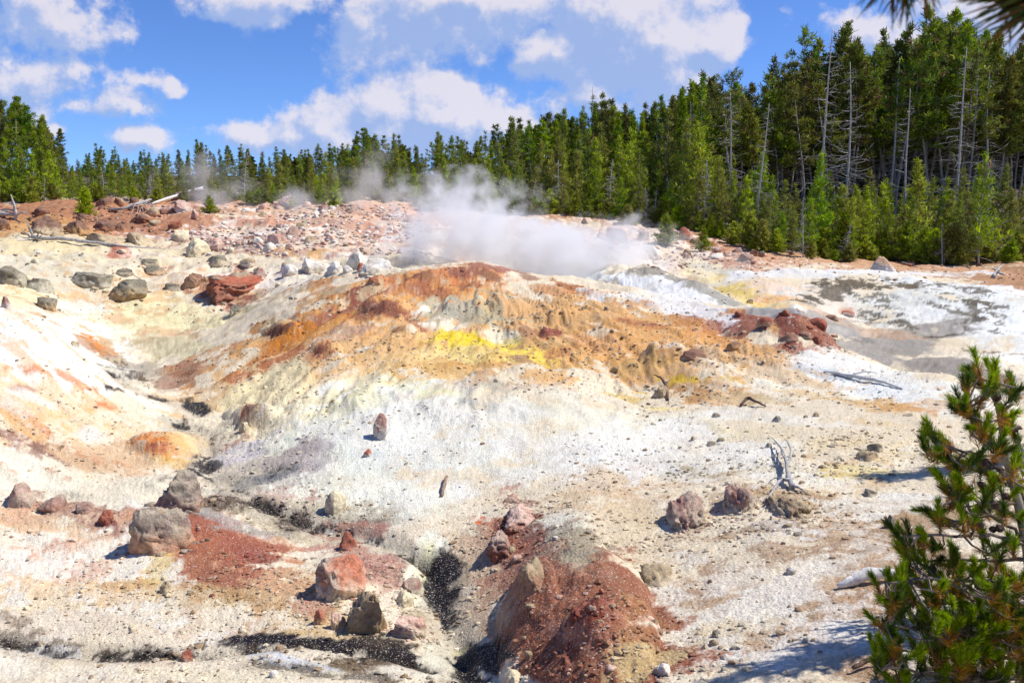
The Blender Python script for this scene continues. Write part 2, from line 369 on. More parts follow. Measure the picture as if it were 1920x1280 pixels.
PT = """
960 330 2600 60 0 6a5238 1 3 .4
1500 440 520 50 4 b57e58 .95 2 .8
1400 430 130 55 0 b86f48 .9
1900 520 160 40 8 b0805c .95
1650 490 300 22 3 c89c7c .9
120 405 330 34 0 b2744e 1 2 .8
60 430 150 22 0 c99b66 .9
300 420 160 30 0 b07050 .8
420 375 150 18 0 c08a6a .9
600 400 200 26 4 d8b49c .9
760 400 130 22 6 dcae94 .95
560 440 210 40 0 e8d2c2 .9
700 450 160 40 0 e6cbb8 .9
520 425 90 10 4 c9836a .7
650 425 120 12 6 cf9c86 .7
820 430 120 40 0 dcb4a0 .95
900 470 160 30 0 d8c0ae .9
1050 460 160 40 0 d6b8a2 .9
1200 440 90 24 8 d8bfae .9
1260 480 70 30 10 dccabc .9
720 440 60 14 20 cf7f55 .7
560 484 130 12 2 cf9f68 .9
470 460 50 12 -4 9e4c40 .8 3 1 0 m
420 462 45 14 0 b56a58 .7
455 478 30 8 -8 8f4d4a .8
255 470 260 26 2 e0d2b6 .8
70 470 110 18 3 e3d0a8 .8
222 476 18 8 0 b25840 .9
90 530 140 44 6 d8d2c2 .9
200 600 210 44 4 e6deba 1
330 600 150 30 6 eae0b8 .9
150 580 80 20 0 dfe0dc .8
440 545 60 34 8 9d5038 1 2.4
430 525 50 12 0 c0a07a .7
385 553 40 12 30 b0583c .8
360 540 30 9 20 b87050 .7
600 505 200 20 0 e8dcc8 .9
330 632 60 12 5 d9a878 .6
100 640 170 66 22 f1f0ee 1 1.8
180 680 110 40 28 f3f0e8 1
20 620 80 50 12 eff0f2 .9
60 660 60 16 20 e2e8f0 .6
190 655 44 12 34 cf7c2c .95 2 1.6
165 648 26 8 34 a8683c .7
200 668 24 6 32 bd7020 .8
260 690 60 18 10 a49a90 .8 2 1.4
340 650 80 20 2 d8cfb0 .9
90 760 190 56 14 ecc89c .8 1.6 1.4
60 795 110 28 18 e0b07c .8 1.6 1.6
180 760 90 22 26 eab488 .75 1.6 1.6
70 700 50 8 16 cc7f58 .85 2 1.6
140 715 60 8 26 d47a45 .75 2 1.8
200 765 34 7 10 cf6a38 .8 2 1.6
50 725 34 7 8 a06a62 .6
60 740 50 10 20 e9e7ea .7
170 815 34 14 16 dfdcdc .8
30 820 110 9 22 8c5a50 .8 2 1.8
130 855 70 16 8 8a5c50 .8 1.6 1.8
230 860 110 30 0 d8b898 .9
300 832 60 24 4 d8823c .95 2 1.2 .25
305 838 34 11 5 b8482a 1 2.4 1.2
355 820 55 26 0 e8c890 .7
330 866 60 8 4 e0b868 .6
60 900 140 40 4 eee6d6 1
240 930 170 34 0 e4dccb .8
300 770 90 26 30 efe9dc .9
470 780 56 20 -10 8f5c4a .95 2.2 1 .22
440 775 30 10 -16 b06a50 .8
460 800 50 8 -4 d8c8a8 .8
450 825 44 18 -10 a88076 .8 2 1.4
345 690 44 14 -6 a08078 .8
330 712 50 16 -10 9a6a5c .7
370 690 60 26 -30 a9683a .7 2 1.6
560 640 210 70 -28 dfa45e .95 1.5 1.4
640 600 200 50 -24 d99c5c .95 1.5 1.2
830 540 170 44 0 d69a68 .95 1.6 1.2
870 600 430 84 3 dba566 .8 2 1.2 0
850 590 480 90 2 b8672e .75 1.6 1.4 0 s
700 620 300 70 -12 a04a26 .7 1.5 1.6 0 s
620 640 220 60 -25 efe6d2 .4 1.5 1.6 0 s
1300 630 300 60 8 a85030 .65 1.5 1.6 0 s
1200 690 330 50 6 e8cf9c .5 1.5 1.6 0 s
950 690 330 40 4 e8c48c .6 1.5 1.6 0 s
470 690 130 30 -32 e0c49c .8 1.6 1.6
500 665 100 12 -33 bd6a26 .9 1.8 1.8
430 650 60 10 -35 c98040 .8 1.8 1.8
580 612 110 14 -24 cf7a1e .9 1.6 1.8
560 650 110 9 -30 b5602a .9 1.8 2
660 570 70 14 -22 b04e26 .9 1.8 1.8
525 616 34 10 -24 8e4a2a 1 2.6 1.2 .1
480 613 20 14 -35 b07020 .9 2 1.6
610 656 30 13 -28 a04826 1 2.6 1.2 .06
640 690 120 26 -20 e6c8a0 .8 1.5 1.6
700 590 90 24 -8 b0602c .85 1.6 1.8
720 575 50 16 14 94442a .9 2 1.6 .12
690 545 50 10 -22 9c3e24 .95 2.2 1.2
705 535 20 10 -10 b07a48 .9 2.6 1 .15
760 620 26 11 10 9c3c22 1 2.8 1 .08
690 640 26 9 0 b06038 .8
765 640 14 7 -20 a04a30 .9
780 655 12 12 -50 a86040 .8
840 520 90 16 0 c87a4c .9 1.6 1.6
865 512 24 8 0 a04c34 .95 2.4 1
780 522 20 8 -10 a44a38 .95 2.4 1
803 521 20 7 0 a06038 .8
900 512 24 8 18 a0583c .9
925 524 22 8 14 a0623c .9
885 535 26 9 0 a85a24 .95 2.4 1
820 545 50 14 6 b0582e .9 1.6 1.6
905 503 26 5 4 a05038 .9
950 505 24 5 6 a04838 .8
990 515 30 6 12 94624c .8
1060 528 70 12 16 b0642c .95 1.8 1.6
1040 545 60 10 10 cf905c .8
1110 545 20 5 4 a04030 .9
730 665 150 44 -6 e6ba84 .9 1.4 1.4
680 700 120 24 -16 edd9bc .9 1.4 1.4
820 690 170 26 -2 e4ba7c .9 1.4 1.4
810 572 34 12 -14 f2efea .95 2 1.6
845 590 60 16 -28 efe6da .8 1.8 1.6
850 610 50 8 -8 ece2d4 .8
940 585 130 36 4 c2b494 .95 1.5 1.5
900 600 60 18 4 aaa490 .8 1.6 1.6
1000 580 110 26 8 a89c84 .8 1.5 1.8
1050 590 60 12 10 948a78 .7 1.5 2
960 560 80 8 6 d8cdb4 .8
870 570 40 16 -6 a8a498 .8
1150 600 210 34 8 d0a474 .95 1.5 1.4
1250 640 200 40 8 dcae78 .9 1.5 1.4
1060 660 170 44 4 d8ac72 .95 1.5 1.4
1000 640 60 16 0 c8a070 .8
935 625 40 14 6 f0ead8 .9
895 642 66 18 4 e6cc58 .85 1.6 1.6
870 632 40 8 0 e8c820 .8 1.6 1.6
960 662 80 16 8 e8cc5c .9 1.5 1.6
930 676 60 10 8 ecd480 .8
850 662 70 14 0 e6cc90 .8
1036 627 28 9 -4 9c4028 1 2.6 1 .08
985 620 22 12 20 a87858 .8
1050 660 30 8 -6 a86a4c .8
985 680 30 6 10 98705c .8 2 1 .05
1110 640 60 14 10 d8a080 .7
1200 612 60 8 8 a85c38 .8 1.8 1.8
1290 580 130 9 10 ac6034 .85 1.6 2
1210 617 44 7 8 a04a2c .9 2 1.6
1330 615 70 10 14 a0502e .85 1.8 1.8
1330 635 90 20 12 c88850 .8 1.5 1.8
1250 668 46 16 4 9a4e2a .95 1.8 1.6 .2
1240 660 26 8 -14 8c3c24 .9 2 1.4
1255 684 60 8 2 b0702c .8
1300 660 40 12 8 a86438 .8
1350 590 60 10 8 b8702c .8
1395 590 60 8 8 c8782a .8
1420 610 60 18 12 98402a .95 2 1.4 .12
1370 615 34 10 14 943c2c .9
1490 605 70 26 10 92361f 1 2.2 1.2 .2
1480 620 44 14 6 84301e .95 2.2 1.2
1545 635 60 22 24 9a4628 .95 1.8 1.4 .1
1500 645 90 14 16 a85a3c .85 1.6 1.8
1560 665 60 16 16 b8745c .8 1.5 1.8
1450 620 14 22 -20 dcb080 .8 2 1
1515 600 20 9 0 a86440 .8 2 1 .06
1440 660 60 14 6 dcc4a4 .8
1260 665 210 60 8 dba468 .75 1.8 1.2
1500 725 330 30 8 efe9dc .95 1.5 1.2
1330 742 150 20 6 d8a468 .7 1.6 1.4
1480 700 120 16 10 deb888 .6 1.6 1.4
1640 700 170 24 12 f0eeea 1 1.5 1.2
1700 740 130 26 12 eef0f0 1 1.5 1
1550 700 70 6 12 c8ccd0 .8
1230 690 120 18 2 d8b078 .9 1.5 1.4
1290 716 80 8 4 e4c03c .85 1.5 1.8
1200 728 60 8 0 e0bc40 .85 1.5 1.8
1180 740 60 10 4 e8c878 .7
1310 735 80 14 6 c09468 .8 1.6 1.6
1400 748 80 12 4 c8b490 .7
1240 765 60 8 4 ead890 .7
1540 745 160 9 8 dcbc8c .7 1.5 1.8
1690 766 60 7 6 cf8f58 .8 1.8 1.6
1620 760 90 10 8 dcb888 .7 1.5 1.8
1100 790 330 50 4 f0ece0 1 1.5 1
700 800 230 80 -10 eeecdc 1 1.5 1
780 780 150 60 -8 eff0ee 1 1.5 1
860 850 170 60 0 ecefec 1 1.5 1
680 870 120 40 0 edf2ee .9 1.5 1
930 735 60 26 0 b4b0a8 .85 1.4 1.4 .12
880 760 80 24 10 c4c2bc .7 1.4 1.4
1010 770 60 20 10 d6d6d2 .7
560 800 60 40 -10 eaeadc .9
600 750 130 24 -24 ece0c0 .9 1.5 1.2
500 730 90 30 -30 e8dcb8 .9
690 852 40 7 4 a8c4d4 .6 1.6 1.6
720 740 120 30 -10 eae6c0 .7 1.4
980 835 40 14 4 a8888c .8 1.6 1.8
1100 850 130 14 6 c8b4a0 .6 1.4 2 0 m
800 745 70 8 -4 e6e4b8 .7
560 880 90 44 -10 eeeede .9 1.5 1
720 935 150 34 4 eceada .9 1.5 1
1040 840 70 8 2 b49888 .5 1.4 2 0 m
1300 810 230 22 4 e8dcc0 .9 1.4 1.4
1600 830 260 44 5 ead8b8 .8 1.4 1.4
1500 790 230 14 6 eeeae4 .8
1380 850 140 14 5 dcc8a4 .7 1.4 1.6
1660 800 120 12 6 e2c498 .7 1.5 1.6
1440 850 260 10 4 d8b48c .6 1.4 1.8
1260 880 170 24 4 b4a58c .9 1.5 1.5
1320 884 90 12 2 a39a8a .8 1.5 1.5
1150 905 70 8 -16 c0623c .7 1.8 2
1130 905 50 6 -20 c05030 .8 1.8 2
1200 920 130 22 2 d0b090 .8 1.4 1.6
1450 880 70 16 6 c4b290 .8
1570 885 60 13 2 e2c860 .75 1.5 1.6
1630 880 120 10 3 e8d8a0 .7
1700 930 70 9 3 dfe2e6 .6
1450 930 150 20 6 a98d6c .7 1.5 1.6
1700 960 170 26 3 a88a6c .85 1.5 1.6
1560 1000 190 40 4 c0a184 .85 1.5 1.6
1680 1050 150 40 4 b4967a .85 1.5 1.6
1400 1020 120 44 -4 e2d8cc .9 1.4 1.6
1330 1050 120 60 -20 dccfbe .8 1.4 1.6
1480 1000 60 18 0 efebe6 .8 1.5 1.6
1240 980 30 60 -20 f0ece2 .7 1.5 1.8
1400 1120 250 70 4 d0bda8 .9 1.4 1.6
1500 1210 300 70 2 d2c4b4 .9 1.4 1.6
1650 1180 130 60 0 a08468 .8 1.4 1.8
1600 1090 110 26 0 bfa084 .7 1.4 1.8
1420 1210 160 30 0 dcd6d2 .7 1.4 1.8
1560 1050 60 20 -10 ece4da .7 1.4 1.8
1380 1080 80 26 -10 e6dcd2 .7
1300 1060 380 200 0 c8ae98 .45 1.3 1.6 0 m
150 1100 260 130 0 cfae98 .35 1.3 1.6 0 m
800 860 300 90 0 c4c0bc .35 1.3 1.6 0 m
300 600 330 70 4 bcb4a8 .4 1.3 1.8 0 m 1.4 1.8
1300 1180 120 30 0 e0d2b8 .7 1.4 1.8
1700 1000 80 22 5 9c7c60 .7 1.4 1.8
900 700 300 34 0 d09858 .5 1.5 1.8 0 s
1550 730 250 30 10 d8a870 .6 1.5 1.6 0 s
130 700 220 70 22 e0a878 .6 1.5 1.6 0 l
110 800 200 60 18 c07048 .6 1.5 1.8 0 l
80 760 180 60 18 f2eee6 .7 1.5 1.8 0 l
250 800 200 60 16 e6cfa8 .5 1.5 1.8 0 l
300 600 300 60 4 c8b890 .6 1.5 1.8 0 m
200 560 250 40 4 e8a868 .35 1.5 2 0 m
550 440 260 50 4 d0a088 .45 1.5 1.8 0 m
620 450 240 48 4 f0e6dc .9 1.5 1.8 0 b
480 470 160 24 4 8f5048 .6 1.5 1.8 0 m
1250 460 140 40 8 efe0d4 .7 1.5 1.8 0 m
1330 1100 330 170 0 a8866a .65 1.4 1.8 0 m
1330 1120 330 170 0 f0ece6 .6 1.4 1.8 0 b
150 1080 230 130 0 d8a890 .3 1.4 1.8 0 m
420 1180 300 40 4 c8a888 .35 1.4 1.8 0 m
150 1140 200 50 4 f0ece4 .7 1.4 1.8 0 b
480 900 120 50 10 8a7a74 .6 1.5 1.8 0 m
560 985 180 30 12 584840 .7 1.6 1.8 0 h
1400 880 330 60 4 c0a078 .5 1.4 1.8 0 m
900 900 200 60 0 d4c4b0 .4 1.4 1.8 0 m
850 990 60 40 -40 d8b8a0 .6 1.4 1.8 0 m
1500 985 200 40 4 8c7258 .45 1.4 1.8 0 h
200 1060 240 110 4 f2efe8 .7 1.5 1.6 0 b
1500 860 330 70 4 f0ece2 .6 1.5 1.6 0 b
1000 830 380 90 4 f0eeea .7 1.5 1.4
620 930 160 60 0 eeece0 .7 1.5 1.4
1090 940 90 30 0 d6bc9c .8 1.4 1.6
1050 985 100 24 -8 ece8da .7 1.5 1.6
1180 1010 90 60 20 dccab0 .8 1.4 1.6
1110 1075 26 70 -40 f0e4cc .5
1060 1110 170 140 -30 a0552f 1 2.4 1.2 0
1100 1190 160 100 0 98492c 1 1.8 1.3
1050 1016 104 44 -20 aca08e 1 2.6 1.2 0
1010 1060 70 60 -50 a4583a .9 1.8 1.5
1150 1080 70 50 30 a05a3c .85 1.6 1.8
1000 1040 44 44 -50 b0a294 .8 1.8 1.5
1170 1180 60 60 0 b07a4c .7 1.5 1.8
1120 1160 56 34 -10 8f3420 1 2.4 1.2 .14
1060 1190 44 20 0 b87a68 .6 1.8 1.8
1150 1140 40 30 30 c08068 .5 1.6 1.6
1090 1270 150 30 -4 9a5236 .9 1.6 1.8
1200 1230 60 40 0 c8b48c .8 1.5 1.8
960 1040 40 100 24 8e4434 .9 1.6 1.8
920 1090 60 80 30 b07a62 .85 1.4 1.8
930 1010 40 44 -40 a84e36 .8 1.6 1.8
905 1150 40 70 10 c4a88e .8 1.4 1.8
880 1030 40 60 -30 dccdb4 .6 1.4 1.8
950 940 40 26 -30 b06a4c .7 1.6 1.8
945 1000 20 18 -40 8e3e2c .9
905 972 6 3 0 d8481c 1
898 983 6 4 0 e06838 1
985 945 26 12 0 a06858 .7
120 1080 200 120 0 efe6da 1 1.4 1
60 980 100 20 6 dfb890 .8 1.4 1.8
150 960 90 22 16 a0705e .85 1.6 1.8
200 975 24 14 24 86342c .95 2 1.4
120 1010 120 40 0 e2cbb4 .6 1.4 1.8 0 m
30 1020 60 60 0 dca88c .5 1.4 2 0 m
80 1130 100 30 0 e8cfa8 .6 1.4 2 0 m
110 1040 60 30 20 d8a090 .5 1.4 2 0 h
230 1120 60 20 0 deb888 .5 1.5 1.8
225 1105 30 10 0 cc9c60 .5
100 1170 160 20 0 e2d2c0 .8
430 1045 130 70 26 c28256 .8 1.5 1.6
400 1010 60 40 30 ac482c .95 1.8 1.6
460 1050 80 44 20 a84e34 .95 1.7 1.6
380 1060 44 40 0 b05c3a .9 1.7 1.6
430 1090 60 24 20 a4583c .8 1.6 1.8
500 1060 60 18 24 9c4030 .8 1.8 1.6
400 1130 110 20 8 ccb080 .5 1.5 1.8
300 1060 24 30 -30 d8be78 .6 1.6 1.6
430 1120 60 12 6 b0946c .5 1.5 2
540 1090 60 30 10 d8bc98 .6 1.5 1.8
570 1000 110 20 10 cdbfa4 .7
530 960 120 30 10 b4a894 .8 1.5 1.8
470 880 80 26 -14 c2b8ae .9 1.5 1.8
540 860 70 18 -14 a89ca0 .6 1.4 1.8
520 935 60 14 0 c49c94 .6 1.5 1.8
440 850 50 14 -12 c8c2c6 .8
400 800 50 24 20 e6e0cc .8
440 900 40 18 -40 a4a09c .7
480 895 60 9 -16 5d6266 .8 2 1.8 0 . .4
450 905 50 7 -34 302c30 .9 2 1.8 0 m .4
500 885 30 5 -14 26262a .8 2 1.6 0 m .4
440 930 40 20 0 8a8078 .7 1.6 2 0 h
480 960 90 14 12 5a4a3e .85 1.6 2 0 m
560 975 80 12 12 4a3c38 .8 1.6 2 0 h
530 990 110 5 6 6a5c50 .8 2 2 0 m
640 1000 90 7 12 584a44 .8 1.8 2 0 m
710 1015 70 6 16 6a5c50 .8 1.8 2 0 m
440 985 60 10 20 b8b4b0 .7
470 1000 60 5 4 a09890 .7
380 890 26 5 30 1c1a1e .95 2 1.4 0 . .4
382 864 24 6 16 2a2826 .9 2 1.6 0 m .4
230 712 34 14 20 4a4440 .85 1.8 2 0 h .3
245 705 40 16 10 3a3230 .7 1.8 2 0 h .3
226 733 26 6 14 1c1822 .95 2 1.4 0 m .4
270 716 30 10 -6 6b5638 .8 1.8 2 0 h
300 745 60 5 4 3a3430 .8 2 2 0 m .4
368 762 28 8 14 1c1a20 1 2.2 1.6 0 . .4
340 755 30 4 10 2a2626 .8 2 2 0 m
325 790 18 5 10 2a2628 .9 2 1.8 0 m .4
345 805 26 7 24 3c3632 .8 2 2 0 h .4
400 815 34 5 10 4a443c .7 2 2 0 m
690 1045 80 34 20 b8887a .85 1.5 1.6
650 1000 60 14 0 b46a52 .7
720 1040 50 30 30 a8706a .8 1.5 1.8 0 m
750 1080 40 16 10 8a7060 .7 1.6 2 0 h
610 1165 70 36 0 d0b488 .8 1.5 1.6
590 1140 40 22 0 a85a44 .6
640 1200 120 16 6 c8ac80 .7 1.5 1.8
700 1010 90 5 14 d0d0c8 .8
800 1060 30 60 14 efecdc 1 2 1.4 0 . .2
790 1100 22 60 6 f0eed8 .95 2 1.2 0 . .2
800 1060 9 30 10 e8e8b4 .6 1.6 1.4
790 1160 40 14 10 a8905c .7 1.5 1.8
838 1105 36 56 12 15101a 1 2.6 1.2 0 . .32
850 1060 16 8 0 1a141c 1 2.4 1.4 0 . .32
820 1075 16 20 0 17121a .9 2.4 1.4 0 . .32
835 1150 16 22 -40 18121a 1 2.2 1.6 0 . .32
870 1130 30 40 20 c8b49c .6 1.4 1.8
100 1205 190 9 4 6c5a4a .75 1.6 2 0 m
40 1170 60 8 20 7c6a5a .7 1.6 2 0 m
250 1215 120 16 0 5c4a38 .85 1.6 2 0 m
240 1220 90 8 0 3a2e24 .8 1.6 2 0 m
420 1225 160 18 4 4a3a2c .8 1.5 2 0 m
560 1204 120 11 5 16101a 1 2.2 1.6 0 . .32
610 1216 70 8 4 18121a 1 2.2 1.6 0 . .32
480 1220 60 9 10 241a20 .9 2 1.8 0 . .6
680 1250 170 22 4 50402e .9 1.5 1.8 0 m
560 1245 90 12 14 5a4632 .85 1.5 1.8 0 m
725 1225 62 26 14 1c1218 .95 2 1.8 0 . .32
770 1245 40 16 30 1c1218 .9 2 1.8 0 . .32
680 1215 30 12 0 3a2a22 .8 2 1.8 0 m
740 1265 120 12 8 7a6448 .8 1.6 1.6 0 m
510 1232 50 10 12 e4e6ee .9 2.2 1.4
560 1250 50 6 8 d8dce4 .8 2 1.6
120 1218 60 10 4 e9e9ef .95 2 1.4
90 1260 220 24 2 f0e6d8 1 1.5 1
400 1268 180 14 2 ece0c8 .9 1.5 1.4
885 1240 62 40 16 15101a 1 2.6 1.2 0 . .32
930 1250 60 9 8 19141a 1 2.4 1.4 0 . .32
870 1275 30 26 0 17121a 1 2.4 1.4 0 . .32
860 1215 24 8 -10 e4e08c .7 1.8 1.4
830 1220 30 50 20 ecead8 .95 1.8 1.2 0 . .2
790 1270 60 12 4 e4dccc .9
960 1275 60 14 10 e8e4dc .9
1480 565 110 26 3 e6c49c .95 1.8 1 0 . .6
1400 545 74 26 0 ecd49c 1 2 1 0 . .6
1340 518 70 18 6 f0e2bc .95
1440 530 120 10 2 e8d2bc .9
1380 548 40 14 10 e4ca78 .9 1.6 1.4 0 . .6
1450 560 50 9 0 eeb070 .75 1.6 1.6 0 . .7
1460 545 60 12 4 e6d0c4 .8 1.6 1.4 0 . .7
1600 575 130 40 10 e2e0dc .95 1.5 1.2 . . 0
1750 580 170 40 12 eceeee 1 1.5 1 . . 0
1870 600 130 60 14 eef0f2 1 1.5 1 . . 0
1800 545 160 18 8 e6e8ea 1 1.5 1.2 . . 0
1560 580 60 22 10 e8dcd0 .8
1588 580 18 6 -10 d08a6c .6
1600 533 84 10 3 54462e 1 2.0 1.9 0 . .5
1560 548 50 14 -14 5c4c34 .9 1.7 1.8 0 . .5
1650 530 110 7 4 6a5c44 .8 1.6 2 0 m .4
1720 600 50 16 6 f0f0f0 .8
1380 512 80 7 4 c4beb6 .7
1600 510 230 5 1 e6e6e8 .9
1210 512 70 10 0 8f8c88 .95 1.8 1.4 .12 . .4
1300 530 50 16 12 918e88 .95 1.8 1.4 .08 . .4
1350 556 50 14 30 9a9894 .9 1.8 1.4 0 . .4
1240 545 90 16 10 dfe0e6 1 1.7 1.2
1180 555 80 10 8 e8e6e4 .95
1290 572 90 12 12 e2e2e8 .9
1100 525 60 8 8 e8ecf0 1
1140 548 30 6 2 e0a878 .7
1660 650 200 28 14 aaa39c 1 2 .8 0 . .85 0
1560 612 60 14 8 a8a29c 1 2 .8 0 . .85 0
1790 690 110 22 14 a49c94 1 2 .8 0 . .85 0
1440 582 60 8 4 a8a6a4 .9 2 1 0 . .8 0
1660 628 150 5 12 bfa48c .8 1.5 1.8 0 . .6
1700 636 90 4 14 cf9e78 .6 1.5 1.8 0 m .6
1780 644 60 7 18 7a6a50 .8 1.5 2 0 m .7
1890 665 70 6 10 8c7040 .8 1.5 2 0 m .6
1600 634 60 3 8 7a746e .6 1.5 2 0 m
"""
for ln in PT.strip().splitlines():
    t = ln.split()
    f = [float(x) for x in t[:5]]
    o = t[6:]+['.']*8
    fl = lambda k, d: d if o[k] in ('.',) or not o[k].replace('.', '').replace('-', '').isdigit() else float(o[k])
    md = next((x for x in t[6:] if x in ('m', 'h', 'b', 's', 'l')), '')
    rest = [x for x in t[6:] if x not in ('m', 'h', 'b', 's', 'l')]
    get = lambda k, d: float(rest[k]) if k < len(rest) and rest[k] != '.' else d
    # columns: alpha, sharpness, fray, raise, (unused dot), wetness, gravel
    has_dot = len(rest) > 4 and rest[4] == '.'
    wi = 5 if has_dot else 4
    paint(*f, t[5], a=get(0, 1), k=get(1, 2), e=get(2, 1), h=get(3, 0), m=md, wet=get(wi, None), gr=get(wi+1, None))

# runnels cut by the hot outflow, floored with dark mud
n_w1 = fbm(XG, YG, f=1.6, octv=2, seed=111); n_w2 = fbm(XG, YG, f=1.6, octv=2, seed=113)
def runnel(px, wid, dep_, dark, al_, thr, rmax=27, rim=.55):
    P = np.array([hit(u, v_)[:2] for u, v_ in px])
    d = np.full(XG.shape, 9.0)
    j1 = np.searchsorted(R_, rmax); sub = (slice(None), slice(0, j1))
    X, Y = XG[sub]+.09*n_w1[sub], YG[sub]+.09*n_w2[sub]
    dd = d[sub]
    for a_, b_ in zip(P[:-1], P[1:]):
        ab = b_-a_; t = np.clip(((X-a_[0])*ab[0]+(Y-a_[1])*ab[1])/(ab@ab), 0, 1)
        dd = np.minimum(dd, np.hypot(X-a_[0]-t*ab[0], Y-a_[1]-t*ab[1]))
    ww = wid*(.8+RG[sub]*.03)*(1+.3*n_w1[sub])
    ww = np.maximum(ww, wid*.3)
    ZG[sub] -= dep_*np.exp(-(dd/ww)**2*1.2)*.62
    q = dd/ww
    a_ = al_*sstep(1.25, .75, q+.30*n_fine[sub])*sstep(thr, thr+.35, n_b[sub]*.6+n_fine[sub]*.6)
    COL[sub] = COL[sub]*(1-a_[..., None])+lin(dark)*a_[..., None]
    g_ = rim*sstep(2.6, .9, q+.3*n_fine[sub])*(1-a_)*sstep(.05, .2, COL[sub].mean(-1))
    COL[sub] = COL[sub]*(1-g_[..., None])+lin((176, 166, 152))*g_[..., None]
    WET[sub] = np.maximum(WET[sub], a_*.3)
runnel([(215, 700), (232, 722), (300, 745), (368, 765), (330, 792), (392, 818), (378, 862), (432, 900), (462, 940), (560, 978), (650, 1000), (730, 1022), (790, 1060)], .12, .11, (38, 34, 34), .95, -.05)
runnel([(790, 1060), (822, 1110), (838, 1170), (850, 1220), (880, 1285)], .14, .12, (20, 16, 20), .96, -.55)
runnel([(-40, 1190), (90, 1212), (250, 1218), (420, 1222), (560, 1206), (640, 1218), (720, 1232), (800, 1262)], .075, .07, (34, 26, 22), .93, -.1)
runnel([(400, 905), (470, 880), (520, 872)], .10, .06, (50, 50, 54), .8, -.1)
runnel([(480, 1240), (600, 1262), (720, 1275)], .08, .05, (60, 46, 34), .8, -.1)
for px, w_ in (([(1500, 566), (1540, 545), (1600, 533), (1700, 541), (1830, 566), (1930, 590)], .30), ([(1610, 536), (1645, 562), (1668, 606)], .42), ([(1828, 566), (1846, 592), (1800, 612), (1740, 640)], .24), ([(1846, 592), (1890, 640)], .2), ([(1640, 526), (1760, 533), (1870, 556)], .24), ([(1668, 600), (1760, 640), (1860, 664)], .2), ([(1700, 560), (1780, 580), (1850, 596)], .12)):
    runnel(px, w_, .0, (84, 76, 58), .85, -.15, 48, 0.0)
# forest floor beyond the trees' front edge
_bv = [-200, 0, 200, 400, 600, 700, 800, 950, 1050, 1200, 1300, 1400, 1500, 1650, 1800, 1920, 2100]
_be = [384, 380, 376, 384, 386, 376, 390, 404, 402, 420, 432, 468, 484, 488, 500, 488, 488]
_ed = [(math.atan(ray(u, 0)[0]), math.hypot(*hit(u, b_-6)[:2])) for u, b_ in zip(_bv, _be)]
edr = np.interp(PHG, [q[0] for q in _ed], [q[1] for q in _ed])
ff = sstep(-1.2, 2.5, RG-edr+n_a*1.0)[..., None]
COL[:] = COL*(1-ff)+(lin((92, 76, 48))*(1+.2*n_b[..., None]))*ff
# the lie of small relief, stronger on the far rubble
dist = np.clip(RG, 2, 60)
amp = .018+.0022*dist
rub = np.zeros(XG.shape)
rubble = sstep(27, 34, RG)*sstep(70, 58, RG)*np.exp(-np.maximum(0, PHG-.16)**2/.01)
_m = sstep(13, 9, _rd)*sstep(1.0, 3.0, _rd)
ZG += _m*(.055*n_s+.02*n_s*n_fine*.3)
_m = sstep(-.15, -.3, PHG)*sstep(22, 17, RG)*sstep(9, 12, RG)
ZG += _m*.025*n_l
ZG += rubble*(.16*fbm(XG, YG, f=.45, octv=4, gain=.55, seed=75, ridged=True))
ZG += amp*fbm(XG, YG, f=.8, octv=3, gain=.5, seed=71)*.9
ZG += (.007+.0006*dist)*fbm(XG, YG, f=2.1, octv=5, gain=.6, seed=72, ridged=True)
ZG += (.0025)*n_h*np.clip(1.4-RG/26, 0, 1)*(1-WET)
far = sstep(130, 200, RG)
# broad tonal drift of the minerals
drift = (n_a*.5+n_b*.5)[..., None]
COL *= 1+.055*drift*np.array([.8, 1.0, 1.5])
spk = n_h*.55+n_fine*.45
lum = COL.mean(-1, keepdims=True)
dk = sstep(1.15, 2.2, spk)[..., None]
lt = sstep(1.0, 2.2, -spk)[..., None]
nearw = np.clip(1.5-RG/22, .25, 1)[..., None]
COL = COL*(1-dk*.30*nearw)+np.array(lin((150, 120, 84)))*dk*.16*nearw
lt = lt*np.where(lum < .06, .12, np.where(lum < .32, .15, 1))
COL = COL*(1-lt*.45*nearw)+np.array(lin((244, 238, 226)))*lt*.45*nearw
crk = sstep(.07, .0, np.abs(n_c))*sstep(.2, 1.0, n_b)*np.clip(1.4-RG/60, 0, 1)
COL *= (1-.38*crk)[..., None]
_r = np.clip((COL[..., 0]-COL[..., 1]*1.7)*2.4, 0, 1)*sstep(.4, .2, COL.mean(-1))
COL[..., 1] += _r*.10*(COL[..., 0]-COL[..., 1]); COL[..., 2] += _r*.03*(COL[..., 0]-COL[..., 2])
_l = COL@np.array([.3, .55, .15]); COL = _l[..., None]+(COL-_l[..., None])*(1.06-.26*sstep(.34, .16, _l)*sstep(.0, .08, COL[..., 0]-COL[..., 1]))[..., None]
COL = np.clip(COL*.86*np.array([1.0, .985, .90]), .004, .86)

